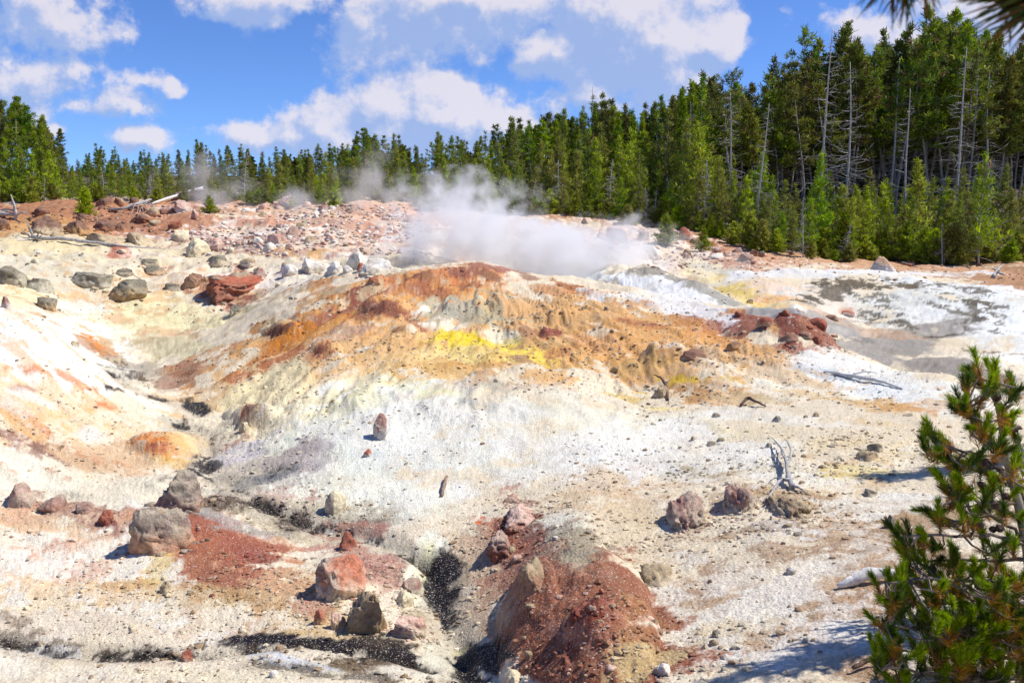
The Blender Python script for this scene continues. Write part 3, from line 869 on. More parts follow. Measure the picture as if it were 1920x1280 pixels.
def mesh_np(name, V, Qd=None, T=None, col=None, wet=None, smooth=True, mat=None, mats=None):
    me = bpy.data.meshes.new(name)
    V = np.asarray(V, np.float32)
    me.vertices.add(len(V)); me.vertices.foreach_set('co', V.ravel())
    parts = []; tot = []
    if Qd is not None and len(Qd): parts.append(np.asarray(Qd, np.int32).ravel()); tot.append(np.full(len(Qd), 4, np.int32))
    if T is not None and len(T): parts.append(np.asarray(T, np.int32).ravel()); tot.append(np.full(len(T), 3, np.int32))
    loops = np.concatenate(parts); tot = np.concatenate(tot)
    me.loops.add(len(loops)); me.loops.foreach_set('vertex_index', loops)
    me.polygons.add(len(tot))
    st = np.concatenate([[0], np.cumsum(tot)[:-1]]).astype(np.int32)
    me.polygons.foreach_set('loop_start', st)
    me.polygons.foreach_set('loop_total', tot)
    me.polygons.foreach_set('use_smooth', np.full(len(tot), smooth))
    if mats is not None: me.polygons.foreach_set('material_index', np.asarray(mats, np.int32))
    me.update(calc_edges=True)
    if col is not None:
        ca = me.color_attributes.new('tint', 'FLOAT_COLOR', 'POINT')
        c4 = np.ones((len(V), 4), np.float32); c4[:, :3] = col
        if wet is not None: c4[:, 3] = wet
        ca.data.foreach_set('color', c4.ravel())
    if mat is not None:
        for m_ in (mat if isinstance(mat, (list, tuple)) else [mat]): me.materials.append(m_)
    return me

# ------------------------------------------------------------------ materials
def new_mat(name):
    m_ = bpy.data.materials.new(name); m_.use_nodes = True
    for nd in list(m_.node_tree.nodes): m_.node_tree.nodes.remove(nd)
    return m_, NT(m_.node_tree)
def ground_mat():
    m_, t = new_mat('mineral_ground')
    at = t.n('ShaderNodeAttribute', attribute_name='tint')
    pos = t.n('ShaderNodeNewGeometry').outputs['Position']
    wet = t.m('SUBTRACT', 1.0, at.outputs['Alpha'])
    n1 = t.noise(pos, 21, 6, .72)
    n2 = t.noise(pos, 75, 4, .7)
    vor = t.n('ShaderNodeTexVoronoi', feature='F1', ins={'Vector': pos, 'Scale': 38.0, 'Randomness': 1.0})
    vc = t.n('ShaderNodeSeparateColor', ins={0: vor.outputs['Color']})
    c = at.outputs['Color']
    f1 = t.ramp(n1, .3, .7, .84, 1.12)
    c = t.mix(1.0, c, t.n('ShaderNodeCombineColor', ins={0: f1, 1: f1, 2: f1}), 'MULTIPLY')
    vf = t.n('ShaderNodeTexVoronoi', feature='F1', ins={'Vector': t.v('ADD', pos, t.v('SCALE', t.noise(pos, 60, 2, .5, out='Color'), scale=.02)), 'Scale': 62.0, 'Randomness': 1.0})
    fc = t.n('ShaderNodeSeparateColor', ins={0: vf.outputs['Color']})
    grain = t.ramp(vf.outputs['Distance'], .42, .30)
    clump = t.ramp(n1, .42, .62)
    gl = t.m('MULTIPLY', t.m('MULTIPLY', t.ramp(fc.outputs[0], .66, .74), grain), .5)
    c = t.mix(gl, c, (.42, .32, .20, 1))
    gw = t.m('MULTIPLY', t.m('MULTIPLY', t.ramp(fc.outputs[1], .66, .74), grain), t.m('ADD', .25, t.m('MULTIPLY', clump, .5)))
    c = t.mix(gw, c, (.80, .74, .60, 1))
    f2 = t.ramp(n2, .34, .62, .76, 1.08)
    c = t.mix(1.0, c, t.n('ShaderNodeCombineColor', ins={0: f2, 1: f2, 2: f2}), 'MULTIPLY')
    bumpv = t.m('ADD', t.m('MULTIPLY', n1, .9), t.m('MULTIPLY', t.m('SUBTRACT', 1.0, vor.outputs['Distance']), .55))
    bumpv = t.m('ADD', bumpv, t.m('MULTIPLY', n2, .35))
    bp = t.n('ShaderNodeBump', ins={'Strength': t.m('SUBTRACT', .62, t.m('MULTIPLY', wet, .5)), 'Distance': .024, 'Height': bumpv})
    ro = t.m('SUBTRACT', .95, t.m('MULTIPLY', wet, .62))
    b = t.n('ShaderNodeBsdfPrincipled', ins={'Base Color': c, 'Roughness': ro, 'Normal': bp.outputs[0], 'Specular IOR Level': .25})
    o = t.n('ShaderNodeOutputMaterial'); t.put(o.inputs[0], b)
    return m_
def rock_mat():
    m_, t = new_mat('boulder_stone')
    at = t.n('ShaderNodeAttribute', attribute_name='tint')
    pos = t.n('ShaderNodeNewGeometry').outputs['Position']
    n1 = t.noise(pos, 9, 7, .68); n2 = t.noise(pos, 48, 5, .7)
    f1 = t.ramp(n1, .32, .68, .72, 1.2); f2 = t.ramp(n2, .3, .66, .74, 1.15)
    f = t.m('MULTIPLY', f1, f2)
    c = t.mix(1.0, at.outputs['Color'], t.n('ShaderNodeCombineColor', ins={0: f, 1: f, 2: f}), 'MULTIPLY')
    n3 = t.noise(pos, 5, 5, .6)
    c = t.mix(t.ramp(n3, .58, .72, 0, .35), c, (.45, .42, .36, 1))
    h = t.m('ADD', t.m('MULTIPLY', n1, 1.0), t.m('MULTIPLY', n2, .4))
    bp = t.n('ShaderNodeBump', ins={'Strength': .85, 'Distance': .05, 'Height': h})
    b = t.n('ShaderNodeBsdfPrincipled', ins={'Base Color': c, 'Roughness': .92, 'Normal': bp.outputs[0], 'Specular IOR Level': .2})
    o = t.n('ShaderNodeOutputMaterial'); t.put(o.inputs[0], b)
    return m_
def wood_mat(name, c1, c2, scale=18, attr=False):
    m_, t = new_mat(name)
    tcn = t.n('ShaderNodeTexCoord').outputs['Object']
    st = t.v('MULTIPLY', tcn, (1, 1, .22))
    n1 = t.noise(st, scale, 6, .7)
    c = t.mix(t.ramp(n1, .35, .65), c1+(1,), c2+(1,))
    bp = t.n('ShaderNodeBump', ins={'Strength': .6, 'Distance': .02, 'Height': n1})
    b = t.n('ShaderNodeBsdfPrincipled', ins={'Base Color': c, 'Roughness': .9, 'Normal': bp.outputs[0], 'Specular IOR Level': .15})
    o = t.n('ShaderNodeOutputMaterial'); t.put(o.inputs[0], b)
    return m_
def needle_mat(name, trans=.35, var=.25, gain=1.0):
    m_, t = new_mat(name)
    at = t.n('ShaderNodeAttribute', attribute_name='tint')
    oi = t.n('ShaderNodeObjectInfo').outputs['Random']
    hs = t.n('ShaderNodeHueSaturation', ins={'Hue': t.m('ADD', .5, t.m('MULTIPLY', t.m('SUBTRACT', oi, .5), .045*var*4)),
             'Saturation': t.m('ADD', .92, t.m('MULTIPLY', oi, .2)), 'Value': t.m('MULTIPLY', gain, t.m('ADD', 1-var, t.m('MULTIPLY', oi, 2*var))), 'Fac': 1.0, 'Color': at.outputs['Color']})
    d = t.n('ShaderNodeBsdfPrincipled', ins={'Base Color': hs, 'Roughness': .55, 'Specular IOR Level': .3})
    tr = t.n('ShaderNodeBsdfTranslucent', ins={'Color': hs})
    mx = t.n('ShaderNodeMixShader', ins={0: trans, 1: d, 2: tr})
    o = t.n('ShaderNodeOutputMaterial'); t.put(o.inputs[0], mx)
    return m_
M_GROUND = ground_mat(); M_ROCK = rock_mat()
M_BARK = wood_mat('pine_bark', (.20, .17, .14), (.46, .41, .36))
M_DARKBARK = wood_mat('dark_pine_bark', (.12, .09, .07), (.30, .25, .21))  # darker bark tone for the near pines' branches and the rear trunks
M_DEAD = wood_mat('weathered_dead_wood', (.24, .225, .21), (.52, .50, .475), 26)
M_PALEWOOD = wood_mat('bleached_wood', (.50, .48, .45), (.76, .74, .70), 26)
M_BURNT = wood_mat('charred_wood', (.05, .035, .03), (.22, .15, .11), 30)
M_NEEDLE = needle_mat('pine_needles', .38, .35, 1.22)
M_NEEDLE_YOUNG = needle_mat('young_pine_needles', .42, .28, 1.65)
M_NEEDLE_NEAR = needle_mat('near_pine_needles', .4, .02, 1.25)
M_CONE = wood_mat('pine_cone', (.05, .035, .03), (.20, .14, .11), 60)

# ------------------------------------------------------------------ the ground sheet
nC, nR = XG.shape
V = np.stack([XG, YG, ZG], -1).reshape(-1, 3)
V = np.concatenate([V, [[0, 0, float(ZG[:, 0].mean())]]])
ii, jj = np.meshgrid(np.arange(nC), np.arange(nR-1), indexing='ij')
i2 = (ii+1) % nC
Qd = np.stack([ii*nR+jj, ii*nR+jj+1, i2*nR+jj+1, i2*nR+jj], -1).reshape(-1, 4)
ci = np.arange(nC)
T = np.stack([np.full(nC, nC*nR), ci*nR, ((ci+1) % nC)*nR], -1)
colv = np.concatenate([COL.reshape(-1, 3), [COL[0, 0]]]); wetv = np.concatenate([1-WET.ravel(), [1]])
gme = mesh_np('ground', V, Qd, T, colv, wetv, True, M_GROUND)
ground = bpy.data.objects.new('ground', gme); sc.collection.objects.link(ground)
ground['kind'] = 'structure'
del n_a, n_b, V, Qd, T, colv

# ------------------------------------------------------------------ builders
rng = np.random.default_rng(7)
class MB:
    def __init__(s): s.v = []; s.q = []; s.t = []; s.c = []; s.n = 0
    def add(s, V, q=None, t=None, c=(.5, .5, .5)):
        V = np.asarray(V, float); s.v.append(V)
        if q is not None and len(q): s.q.append(np.asarray(q)+s.n)
        if t is not None and len(t): s.t.append(np.asarray(t)+s.n)
        c = np.asarray(c, float)
        s.c.append(np.broadcast_to(c, (len(V), 3)).copy()); s.n += len(V)
    def tube(s, P, R, k=6, c=(.5, .5, .5)):
        P = np.asarray(P, float); n = len(P); R = np.broadcast_to(np.asarray(R, float), (n,))
        T = np.gradient(P, axis=0); T /= np.linalg.norm(T, axis=1, keepdims=True)+1e-9
        up = np.where(np.abs(T[:, 2:3]) > .9, [[1., 0, 0]], [[0, 0, 1.]])
        A = np.cross(T, up); A /= np.linalg.norm(A, axis=1, keepdims=True)+1e-9; B = np.cross(T, A)
        th = np.arange(k)*2*PI/k
        V = P[:, None]+R[:, None, None]*(np.cos(th)[None, :, None]*A[:, None]+np.sin(th)[None, :, None]*B[:, None])
        V = V.reshape(-1, 3); V = np.concatenate([V, P[:1], P[-1:]])
        i, j = np.meshgrid(np.arange(n-1), np.arange(k), indexing='ij'); j2 = (j+1) % k
        q = np.stack([i*k+j, i*k+j2, (i+1)*k+j2, (i+1)*k+j], -1).reshape(-1, 4)
        jj = np.arange(k); e = (n-1)*k
        t = np.concatenate([np.stack([(jj+1) % k, jj, np.full(k, n*k)], -1), np.stack([e+jj, e+(jj+1) % k, np.full(k, n*k+1)], -1)])
        s.add(V, q, t, c)
    def mesh(s, name, mat, smooth=True):
        V = np.concatenate(s.v); c = np.concatenate(s.c)
        return mesh_np(name, V, np.concatenate(s.q) if s.q else None, np.concatenate(s.t) if s.t else None, c, None, smooth, mat)
def obj(name, me, parent=None, loc=(0, 0, 0), rz=0, sc_=1.0):
    o = bpy.data.objects.new(name, me); sc.collection.objects.link(o)
    if parent is not None: o.parent = parent
    o.location = loc; o.rotation_euler = (0, 0, rz); o.scale = (sc_,)*3 if np.isscalar(sc_) else sc_
    return o
def tag(o, label, cat, group=None, kind=None):
    o['label'] = label; o['category'] = cat
    if group: o['group'] = group
    if kind: o['kind'] = kind
    return o
def at(u, v_, Y):
    a, s_ = ray(u, v_); return np.array([a*Y, Y, E+s_*Y])

# ------------------------------------------------------------------ boulders
import bmesh
def ico(n):
    bm = bmesh.new(); bmesh.ops.create_icosphere(bm, subdivisions=n, radius=1.0)
    bm.verts.ensure_lookup_table()
    V = np.array([v.co[:] for v in bm.verts]); F = np.array([[v.index for v in f.verts] for f in bm.faces]); bm.free()
    return V, F
ICO = {n: ico(n) for n in (2, 3, 4, 5)}
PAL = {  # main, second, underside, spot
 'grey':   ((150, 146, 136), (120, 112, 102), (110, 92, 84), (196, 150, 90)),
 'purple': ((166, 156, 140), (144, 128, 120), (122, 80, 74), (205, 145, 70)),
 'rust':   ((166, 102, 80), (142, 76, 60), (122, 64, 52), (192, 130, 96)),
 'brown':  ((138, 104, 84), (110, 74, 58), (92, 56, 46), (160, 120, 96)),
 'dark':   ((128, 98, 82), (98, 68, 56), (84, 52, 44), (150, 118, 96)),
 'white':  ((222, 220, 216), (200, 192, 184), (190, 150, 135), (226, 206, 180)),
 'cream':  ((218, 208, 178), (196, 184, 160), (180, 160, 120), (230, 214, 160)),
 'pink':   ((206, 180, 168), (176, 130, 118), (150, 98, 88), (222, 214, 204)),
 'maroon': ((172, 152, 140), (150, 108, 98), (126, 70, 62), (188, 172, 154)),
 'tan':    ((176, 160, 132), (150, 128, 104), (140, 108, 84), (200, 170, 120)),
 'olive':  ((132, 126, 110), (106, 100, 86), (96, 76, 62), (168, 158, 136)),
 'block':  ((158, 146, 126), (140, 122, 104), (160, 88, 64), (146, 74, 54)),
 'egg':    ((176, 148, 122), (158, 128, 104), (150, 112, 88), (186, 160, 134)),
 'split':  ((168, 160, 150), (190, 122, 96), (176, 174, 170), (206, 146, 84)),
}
def rock_mesh(seed, rx, ry, rz, pal, lod=4, facets=9, rough=.09, box=.0, undercut=0.0):
    V, F = ICO[lod]; V = V.copy(); r = np.random.default_rng(seed)
    o = r.uniform(-50, 50, 3)
    if box: V = np.sign(V)*np.abs(V)**(1-box*.45); V /= (np.abs(V)**4).sum(1, keepdims=True)**.25*.35+.65
    lump = fbm(V[:, 0]+o[0], V[:, 1]+o[1], V[:, 2]+o[2], f=1.1, octv=3, seed=seed)
    V *= (1+.15*lump)[:, None]
    for _ in range(facets):
        n = r.normal(size=3); n /= np.linalg.norm(n); n[2] *= .75; n /= np.linalg.norm(n)
        d0 = r.uniform(.5, .85); d = V@n
        ex = np.maximum(d-d0, 0); V -= (ex*.92)[:, None]*n
    crv = fbm(V[:, 0]+o[2], V[:, 1]+o[0], V[:, 2]*2.2+o[1], f=1.4, octv=3, gain=.5, seed=seed+31)
    V *= (1-.10*sstep(.16, 0, np.abs(crv)))[:, None]
    det = fbm(V[:, 0]+o[1], V[:, 1]+o[2], V[:, 2]*1.6+o[0], f=3.2, octv=4, gain=.6, seed=seed+5, ridged=True)
    nrm = V/np.linalg.norm(V, axis=1, keepdims=True)
    V = V+nrm*(det*rough*.8)[:, None]
    m = np.abs(V).max(0); V = V/m*np.array([rx, ry, rz])
    p = [lin(c)*1.08*np.array([1, .96, .88])+.02 for c in PAL[pal]]
    nn = fbm(nrm[:, 0]*1.2+o[0], nrm[:, 1]*1.2+o[1], nrm[:, 2]*1.2, f=1.4, octv=5, gain=.6, seed=seed+9)
    n2 = fbm(nrm[:, 0]+o[2], nrm[:, 1]+o[0], nrm[:, 2]+o[1], f=2.4, octv=5, gain=.62, seed=seed+19)
    t = sstep(-.5, .8, nn)[:, None]
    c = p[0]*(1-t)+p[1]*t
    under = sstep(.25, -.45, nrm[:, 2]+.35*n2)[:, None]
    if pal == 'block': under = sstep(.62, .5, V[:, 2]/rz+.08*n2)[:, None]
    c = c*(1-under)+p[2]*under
    if pal == 'split':
        k = sstep(-.1, .25, nrm[:, 0]*.9+nrm[:, 2]*.3-.42+.3*n2)[:, None]; c = c*(1-k)+p[1]*k
    sp_ = sstep(.75, 1.05, n2+.2*nrm[:, 2])[:, None]*.75
    c = c*(1-sp_)+p[3]*sp_
    c *= ((1+.07*det)*(1-.25*sstep(.10, 0, np.abs(crv))))[:, None]
    return V, F, np.clip(c, .01, .85)
_rk = [0]; APRON = []
def boulder(u, vb, wpx, hpx, pal, label, name='boulder', cat='boulder', lod=4, sink=.35, yaw=None, box=0.0, facets=15, tilt=0.0, group=None, depth=1.05, rough=.12):
    _rk[0] += 1; seed = 100+_rk[0]
    r = np.random.default_rng(seed)
    x, y, z = hit(u, vb)
    Wm = wpx/FPX*y*.5
    dep = Wm*depth
    yc = y+dep*(.75 if depth < 1.5 else .92); xc = x*yc/y
    a, s_ = ray(u, vb-hpx)
    zt = E+s_*yc
    zg = gz1(xc, yc)
    zg = min(zg, zt-.6*hpx/FPX*y)
    sink = min(.64, sink+.22)
    rz = (zt-zg)/(2-2*sink) if zt > zg else .3*Wm
    V, F, c = rock_mesh(seed, Wm, dep, rz, pal, lod, facets, rough, box)
    fi, fj = gz_index(np.array([xc]), np.array([yc])); gc = COL[int(round(fi[0])) % nC, int(round(fj[0]))]
    hgt = (V[:, 2]+rz-(zg-(zt-2*rz)))/(zt-zg+1e-6)
    nn_ = fbm(V[:, 0]/Wm, V[:, 1]/Wm, V[:, 2]/Wm, f=1.7, octv=4, seed=seed+3)
    APRON.append((xc, yc, Wm, dep, pal, wpx))
    k_ = (sstep(.5, .04, hgt+.25*nn_)*.8)[:, None]; c = c*(1-k_)+gc*k_
    if tilt:
        ct, st = math.cos(tilt), math.sin(tilt); V = np.stack([V[:, 0]*ct-V[:, 2]*st, V[:, 1], V[:, 0]*st+V[:, 2]*ct], -1)
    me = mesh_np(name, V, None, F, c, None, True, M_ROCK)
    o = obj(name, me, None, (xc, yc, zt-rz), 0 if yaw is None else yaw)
    tag(o, label, cat, group)
    return o
HERO = [
 (340,962,146,82,'purple','grey boulder with orange lichen wedged behind a bigger boulder above the gully',5,.3,.0),
 (307,1037,136,112,'purple','large grey boulder with ochre blotches above the red gravel fan',5,.22,.0),
 (42,950,58,44,'maroon','rounded maroon and grey rock, leftmost of the row at the left edge',4,.3,0),
 (101,958,62,34,'maroon','flattish maroon rock second in the row at the left edge',4,.35,0),
 (160,962,38,22,'maroon','small cracked maroon rock third in the row near the left edge',4,.35,0),
 (200,985,34,30,'rust','crumbly dark red rock at the end of the left row',4,.4,0),
 (630,963,48,44,'cream','smooth cream rock alone on the white slope',4,.25,0),
 (632,1128,122,106,'split','grey boulder with an orange red flank beside the lower gully',5,.2,.2),
 (655,1030,52,34,'rust','brick red rock just above the orange flanked boulder',4,.35,.3),
 (690,1188,80,94,'tan','wedge shaped grey brown rock in front of the orange flanked boulder',5,.2,.5),
 (601,1172,32,38,'rust','small brown rock below the orange flanked boulder',4,.3,.2),
 (634,1180,34,44,'pink','crumbling pink grey rock beside the small brown one',4,.4,0),
 (771,1112,54,28,'maroon','dark flat stone beside the cream trickle',4,.4,0),
 (757,1138,42,28,'cream','small ochre topped stone next to the cream trickle',4,.3,0),
 (771,1199,82,50,'pink','flat topped pink rock with a pale rim above the dark mud',5,.25,.3),
 (712,824,30,50,'maroon','jagged upright pink brown shard on the white mound',4,.1,.2),
 (690,856,20,16,'rust','small red chip below the jagged shard',3,.3,0),
 (977,996,80,48,'pink','grey and pink rock on the red streak beside the rusty mound',5,.35,.3),
 (940,1052,62,58,'maroon','dark maroon rock sloping down toward the black mud',5,.4,.2),
 (960,948,44,20,'maroon','low pinkish slab above the grey and pink rock',4,.5,0),
 (1286,1000,86,74,'maroon','round cracked purple grey rock set in pale gravel',5,.4,0),
 (1381,976,78,66,'maroon','red streaked rock between the purple rock and the dead branch',5,.4,0),
 (1482,974,88,46,'tan','low tan rock under the dead forked branch',5,.5,0),
 (1655,506,60,27,'egg','smooth brown egg shaped boulder on the far bank',4,.3,0),
 (1106,1184,96,52,'rust','crumbling brick red knob in the rusty mound',5,.5,0),
 (1000,1120,60,70,'tan','grey slab on the shaded flank of the rusty mound',4,.62,.3),
 (1235,1110,80,50,'tan','pale tan slab at the edge of the rusty mound',4,.66,0),
 (1090,1262,80,44,'rust','weathered red rock at the foot of the rusty mound',4,.5,0),
 (968,1290,60,34,'cream','pale rock by the black mud pool',4,.4,0),
 (170,538,84,38,'olive','long dark grey boulder casting a shadow on the cream bank',4,.2,.3),
 (27,536,70,38,'olive','flat dark grey boulder at the left edge behind the white slope',4,.3,.4),
 (72,548,60,44,'olive','dark grey boulder beside the flat one at the left edge',4,.35,.3),
 (86,580,44,30,'olive','grey rock half buried below the paired dark boulders',4,.4,.2),
 (248,562,86,48,'olive','broad dark grey boulder with a cracked face in the middle basin',4,.25,.4),
 (232,521,44,18,'olive','thin dark slab lying on top of the broad cracked boulder',4,.3,.4),
 (278,502,46,18,'olive','stacked dark slab above the orange stain',4,.3,.4),
 (290,516,42,18,'olive','lower dark slab next to the orange stain',4,.3,.4),
 (361,541,48,32,'brown','square reddish grey rock next to the big red block',4,.3,.5),
 (437,582,104,84,'block','big block with a grey top and rust red face in the basin',5,.25,.6),
 (485,526,30,26,'maroon','small dark red stone leaning on the big block',4,.25,.3),
 (464,503,38,20,'tan','ochre rock behind the big block',4,.35,.2),
 (410,502,52,24,'olive','greenish grey rock behind the small square rock',4,.4,.2),
 (444,590,30,20,'olive','grey stone at the foot of the big red block',4,.4,.2),
 (327,546,32,16,'olive','low grey stone between the cracked boulder and square rock',3,.4,.2),
 (590,513,58,30,'white','chalky white boulder on the ledge left of the mound',4,.3,.2),
 (546,517,46,22,'white','smaller chalky rock touching the white boulder on the ledge',4,.35,.2),
 (624,514,40,24,'white','low white rock right of the chalky boulder',4,.4,.2),
 (672,507,48,38,'white','tall white boulder in the pair left of the mound crest',4,.25,.2),
 (706,514,68,30,'white','sloping white boulder leaning against the tall white one',4,.35,.2),
 (651,513,24,16,'white','small white stone at the foot of the tall white boulder',3,.3,0),
 (677,512,16,20,'rust','little red stone between the two white boulders',3,.25,0),
 (702,538,26,22,'rust','orange brown rock on the crest of the rusty mound',4,.3,.2),
 (368,480,52,40,'cream','round cream boulder above the middle basin',4,.3,.2),
 (402,472,38,32,'pink','pale rock with a dark underside beside the cream boulder',4,.3,.2),
 (333,456,44,28,'cream','cream rock left of the round cream boulder',4,.4,.2),
 (268,460,62,26,'tan','flat tan boulder above the long grey pole',4,.4,.2),
 (200,458,104,30,'tan','long low tan boulder behind the grey pole',4,.5,.2),
 (86,440,62,32,'dark','dark red brown boulder on the left bank',4,.3,.1),
 (88,418,32,16,'dark','dark boulder behind the dark red brown one',4,.3,.1),
 (150,442,48,32,'dark','dark boulder with a red base on the left bank',4,.3,.1),
 (160,414,40,22,'dark','upper dark boulder of the left bank heap',4,.3,.1),
 (195,435,42,24,'dark','broad dark boulder right of the left bank heap',4,.3,.2),
 (109,449,24,16,'tan','small pale stone before the dark boulders',3,.3,0),
 (266,418,44,18,'dark','brown boulder below the tangled roots',4,.3,.1),
 (328,430,26,24,'rust','pointed dark red rock on the pale rubble',4,.25,.2),
 (8,432,34,28,'dark','dark rock by the left snag',4,.3,.1),
 (196,386,36,24,'dark','brown boulder at the edge of the left trees',4,.3,.1),
 (223,386,17,15,'dark','small brown boulder near the left tree edge',3,.3,.1),
 (252,382,22,14,'dark','brown rock under the young pines',3,.3,.1),
 (346,398,38,24,'pink','pale boulder under the raised end of the log',4,.25,.1),
 (345,376,44,18,'pink','flat pale boulder against the fallen log',4,.3,.1),
 (366,413,16,20,'pink','narrow pale stone before the small bush',3,.25,.1),
 (314,402,28,18,'pink','pale stone right of the tangled roots',3,.3,.1),
 (538,384,42,18,'pink','wide pale boulder at the end of the second log',4,.3,.1),
 (575,389,20,16,'pink','round pale boulder by the steam edge',3,.3,.1),
 (608,396,20,15,'maroon','round reddish stone by the bushes in thin steam',3,.3,.1),
 (1168,456,72,32,'pink','broad reddish white block on the far vent rim',4,.3,.5),
 (1127,449,20,20,'pink','white and red block left of the broad vent rim block',3,.25,.4),
 (1204,452,26,30,'maroon','dark faced end block of the vent rim',3,.3,.5),
 (1224,488,52,30,'white','leaning pale slab below the vent rim',4,.3,.5),
 (1100,419,26,13,'pink','pale stone at the tree edge above the vent',3,.3,.1),
 (1341,486,36,14,'white','pale slab right of the vent rim rubble',3,.3,.3),
 (1288,451,30,26,'rust','red brown rock beneath the bank pines',3,.35,.3),
 (1427,482,18,12,'olive','grey stone pair member on the red bank',3,.3,.2),
 (1412,480,18,13,'brown','brown stone on the red bank beside a grey one',3,.3,.2),
 (1240,746,34,24,'tan','grey stone beside the charred twig',4,.35,.2),
 (1153,698,18,13,'olive','small grey stone on the yellow stained slope',3,.3,.2),
 (1627,866,46,22,'tan','flat tan stone below a grey one on the right slope',4,.4,.2),
 (1640,848,30,18,'olive','grey stone above the flat tan stone on the right slope',4,.35,.2),
 (1670,990,28,26,'grey','grey stone on the brown gravel near the sapling',4,.35,.2),
 (1631,931,30,16,'grey','pointed grey stone left of the blue shade',4,.3,.2),
 (310,1112,26,22,'tan','round grey stone on the yellow gravel',4,.35,0),
 (352,1240,26,22,'rust','small orange stone in the dark mud seam',4,.3,.2),
 (1112,1147,24,12,'maroon','small flat grey stone crowning the brick red knob',3,.3,.2),
 (1040,1013,14,10,'white','small white stone on the rusty mound',3,.3,.2),
 (460,812,24,26,'cream','cream stone in front of the maroon lump',4,.3,.1),
 (140,650,18,12,'tan','tan stone on the crest of the white slope',3,.35,0),
 (10,578,24,24,'maroon','small maroon rock at the left edge on the white slope',4,.35,0),
 (1475,596,44,18,'rust','red knob on the right shoulder of the mound',4,.5,.2),
 (1300,676,70,22,'brown','low red brown outcrop on the mound flank',4,.6,.1),
 (1640,1290,40,26,'white','pale stone in the tree shade by the sapling',4,.4,.1),
 (1120,1287,60,22,'cream','pale slab at the bottom of the rusty mound',4,.5,.1),
 (1245,1268,44,24,'white','pale broken stone on gravel below the shade patch',4,.4,.2),
 (1125,1210,40,20,'rust','small red brown stone under the brick red knob',4,.4,.1),
]
EMB = ('round cracked purple', 'red streaked rock', 'low tan rock', 'crumbling brick red', 'grey slab on', 'pale tan slab', 'dark maroon rock', 'grey and pink rock', 'weathered red rock', 'big block', 'low red brown', 'red knob on', 'low pinkish')
for h_ in HERO:
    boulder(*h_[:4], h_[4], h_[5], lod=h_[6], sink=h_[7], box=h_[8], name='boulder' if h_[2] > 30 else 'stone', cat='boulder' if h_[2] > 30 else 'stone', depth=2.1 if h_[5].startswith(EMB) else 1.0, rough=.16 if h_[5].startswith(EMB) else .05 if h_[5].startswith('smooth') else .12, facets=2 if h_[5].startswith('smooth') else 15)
# boulders that only read as a scatter
def scatter(n, u0, u1, v0, v1, s0, s1, pals, label, group, seed, lod=3, asp=(.4, .75), cond=None):
    r = random.Random(seed); k = 0; tries = 0
    while k < n and tries < n*6:
        tries += 1
        u = r.uniform(u0, u1); v_ = r.uniform(v0, v1)
        if cond and not cond(u, v_): continue
        ww = s0*(s1/s0)**(r.random()**1.7)
        boulder(u, v_, ww, ww*r.uniform(*asp), r.choice(pals), label, name='stone', cat='stone', lod=lod, sink=r.uniform(.25, .45), box=r.uniform(0, .5), group=group, facets=6)
        k += 1
scatter(42, 420, 800, 384, 470, 8, 24, ['white', 'pink', 'pink', 'tan'], 'pale weathered stone in the rubble between the fallen logs and the steam', 'pale rubble behind the mound', 1)
scatter(14, 480, 560, 425, 475, 10, 34, ['pink', 'maroon', 'white'], 'white and maroon stone in the gullied rubble above the ledge', 'white and maroon rubble above the ledge', 2)
scatter(26, 0, 330, 392, 436, 8, 28, ['dark', 'dark', 'brown', 'tan'], 'brown stone on the reddish bank below the left trees', 'brown stones on the left bank', 3)
scatter(26, 0, 640, 466, 600, 6, 22, ['olive', 'tan', 'cream', 'cream', 'white'], 'small stone on the cream floor of the middle basin', 'small stones in the basin', 4)
scatter(30, 1100, 1400, 424, 500, 8, 30, ['pink', 'white', 'pink', 'maroon', 'tan'], 'pinkish stone in the rubble slope right of the steam', 'rubble right of the steam', 5)
scatter(12, 1250, 1900, 474, 505, 6, 14, ['brown', 'rust', 'tan'], 'small reddish stone on the red earth bank below the right pines', 'stones on the red bank', 6)
scatter(26, 880, 1420, 560, 745, 7, 20, ['olive', 'grey', 'tan'], 'grey stone on the rusty and yellow flank of the mound', 'grey stones on the mound', 7)
scatter(26, 1180, 1720, 780, 935, 8, 26, ['olive', 'grey', 'tan', 'cream'], 'grey stone on the sandy slope around the dead branch', 'grey stones on the right slope', 8)
scatter(24, 1250, 1640, 980, 1270, 8, 26, ['grey', 'tan', 'maroon', 'white'], 'stone on the pale gravel between the rusty mound and the sapling', 'stones on the right gravel', 9)
scatter(22, 960, 1200, 1000, 1270, 9, 30, ['maroon', 'rust', 'tan', 'pink'], 'flat stone lying on the rusty mound', 'flat stones on the rusty mound', 10)
scatter(12, 1360, 1590, 592, 655, 14, 40, ['rust', 'rust', 'brown'], 'red brown stone set in the rusty right shoulder of the mound', 'red stones on the mound shoulder', 17)
scatter(14, 360, 560, 990, 1120, 8, 20, ['rust', 'maroon'], 'red stone in the red gravel fan', 'red stones in the gravel fan', 11)
scatter(14, 20, 700, 1110, 1275, 8, 24, ['cream', 'white', 'tan'], 'pale stone near the dark mud seam', 'pale stones near the mud seam', 12)

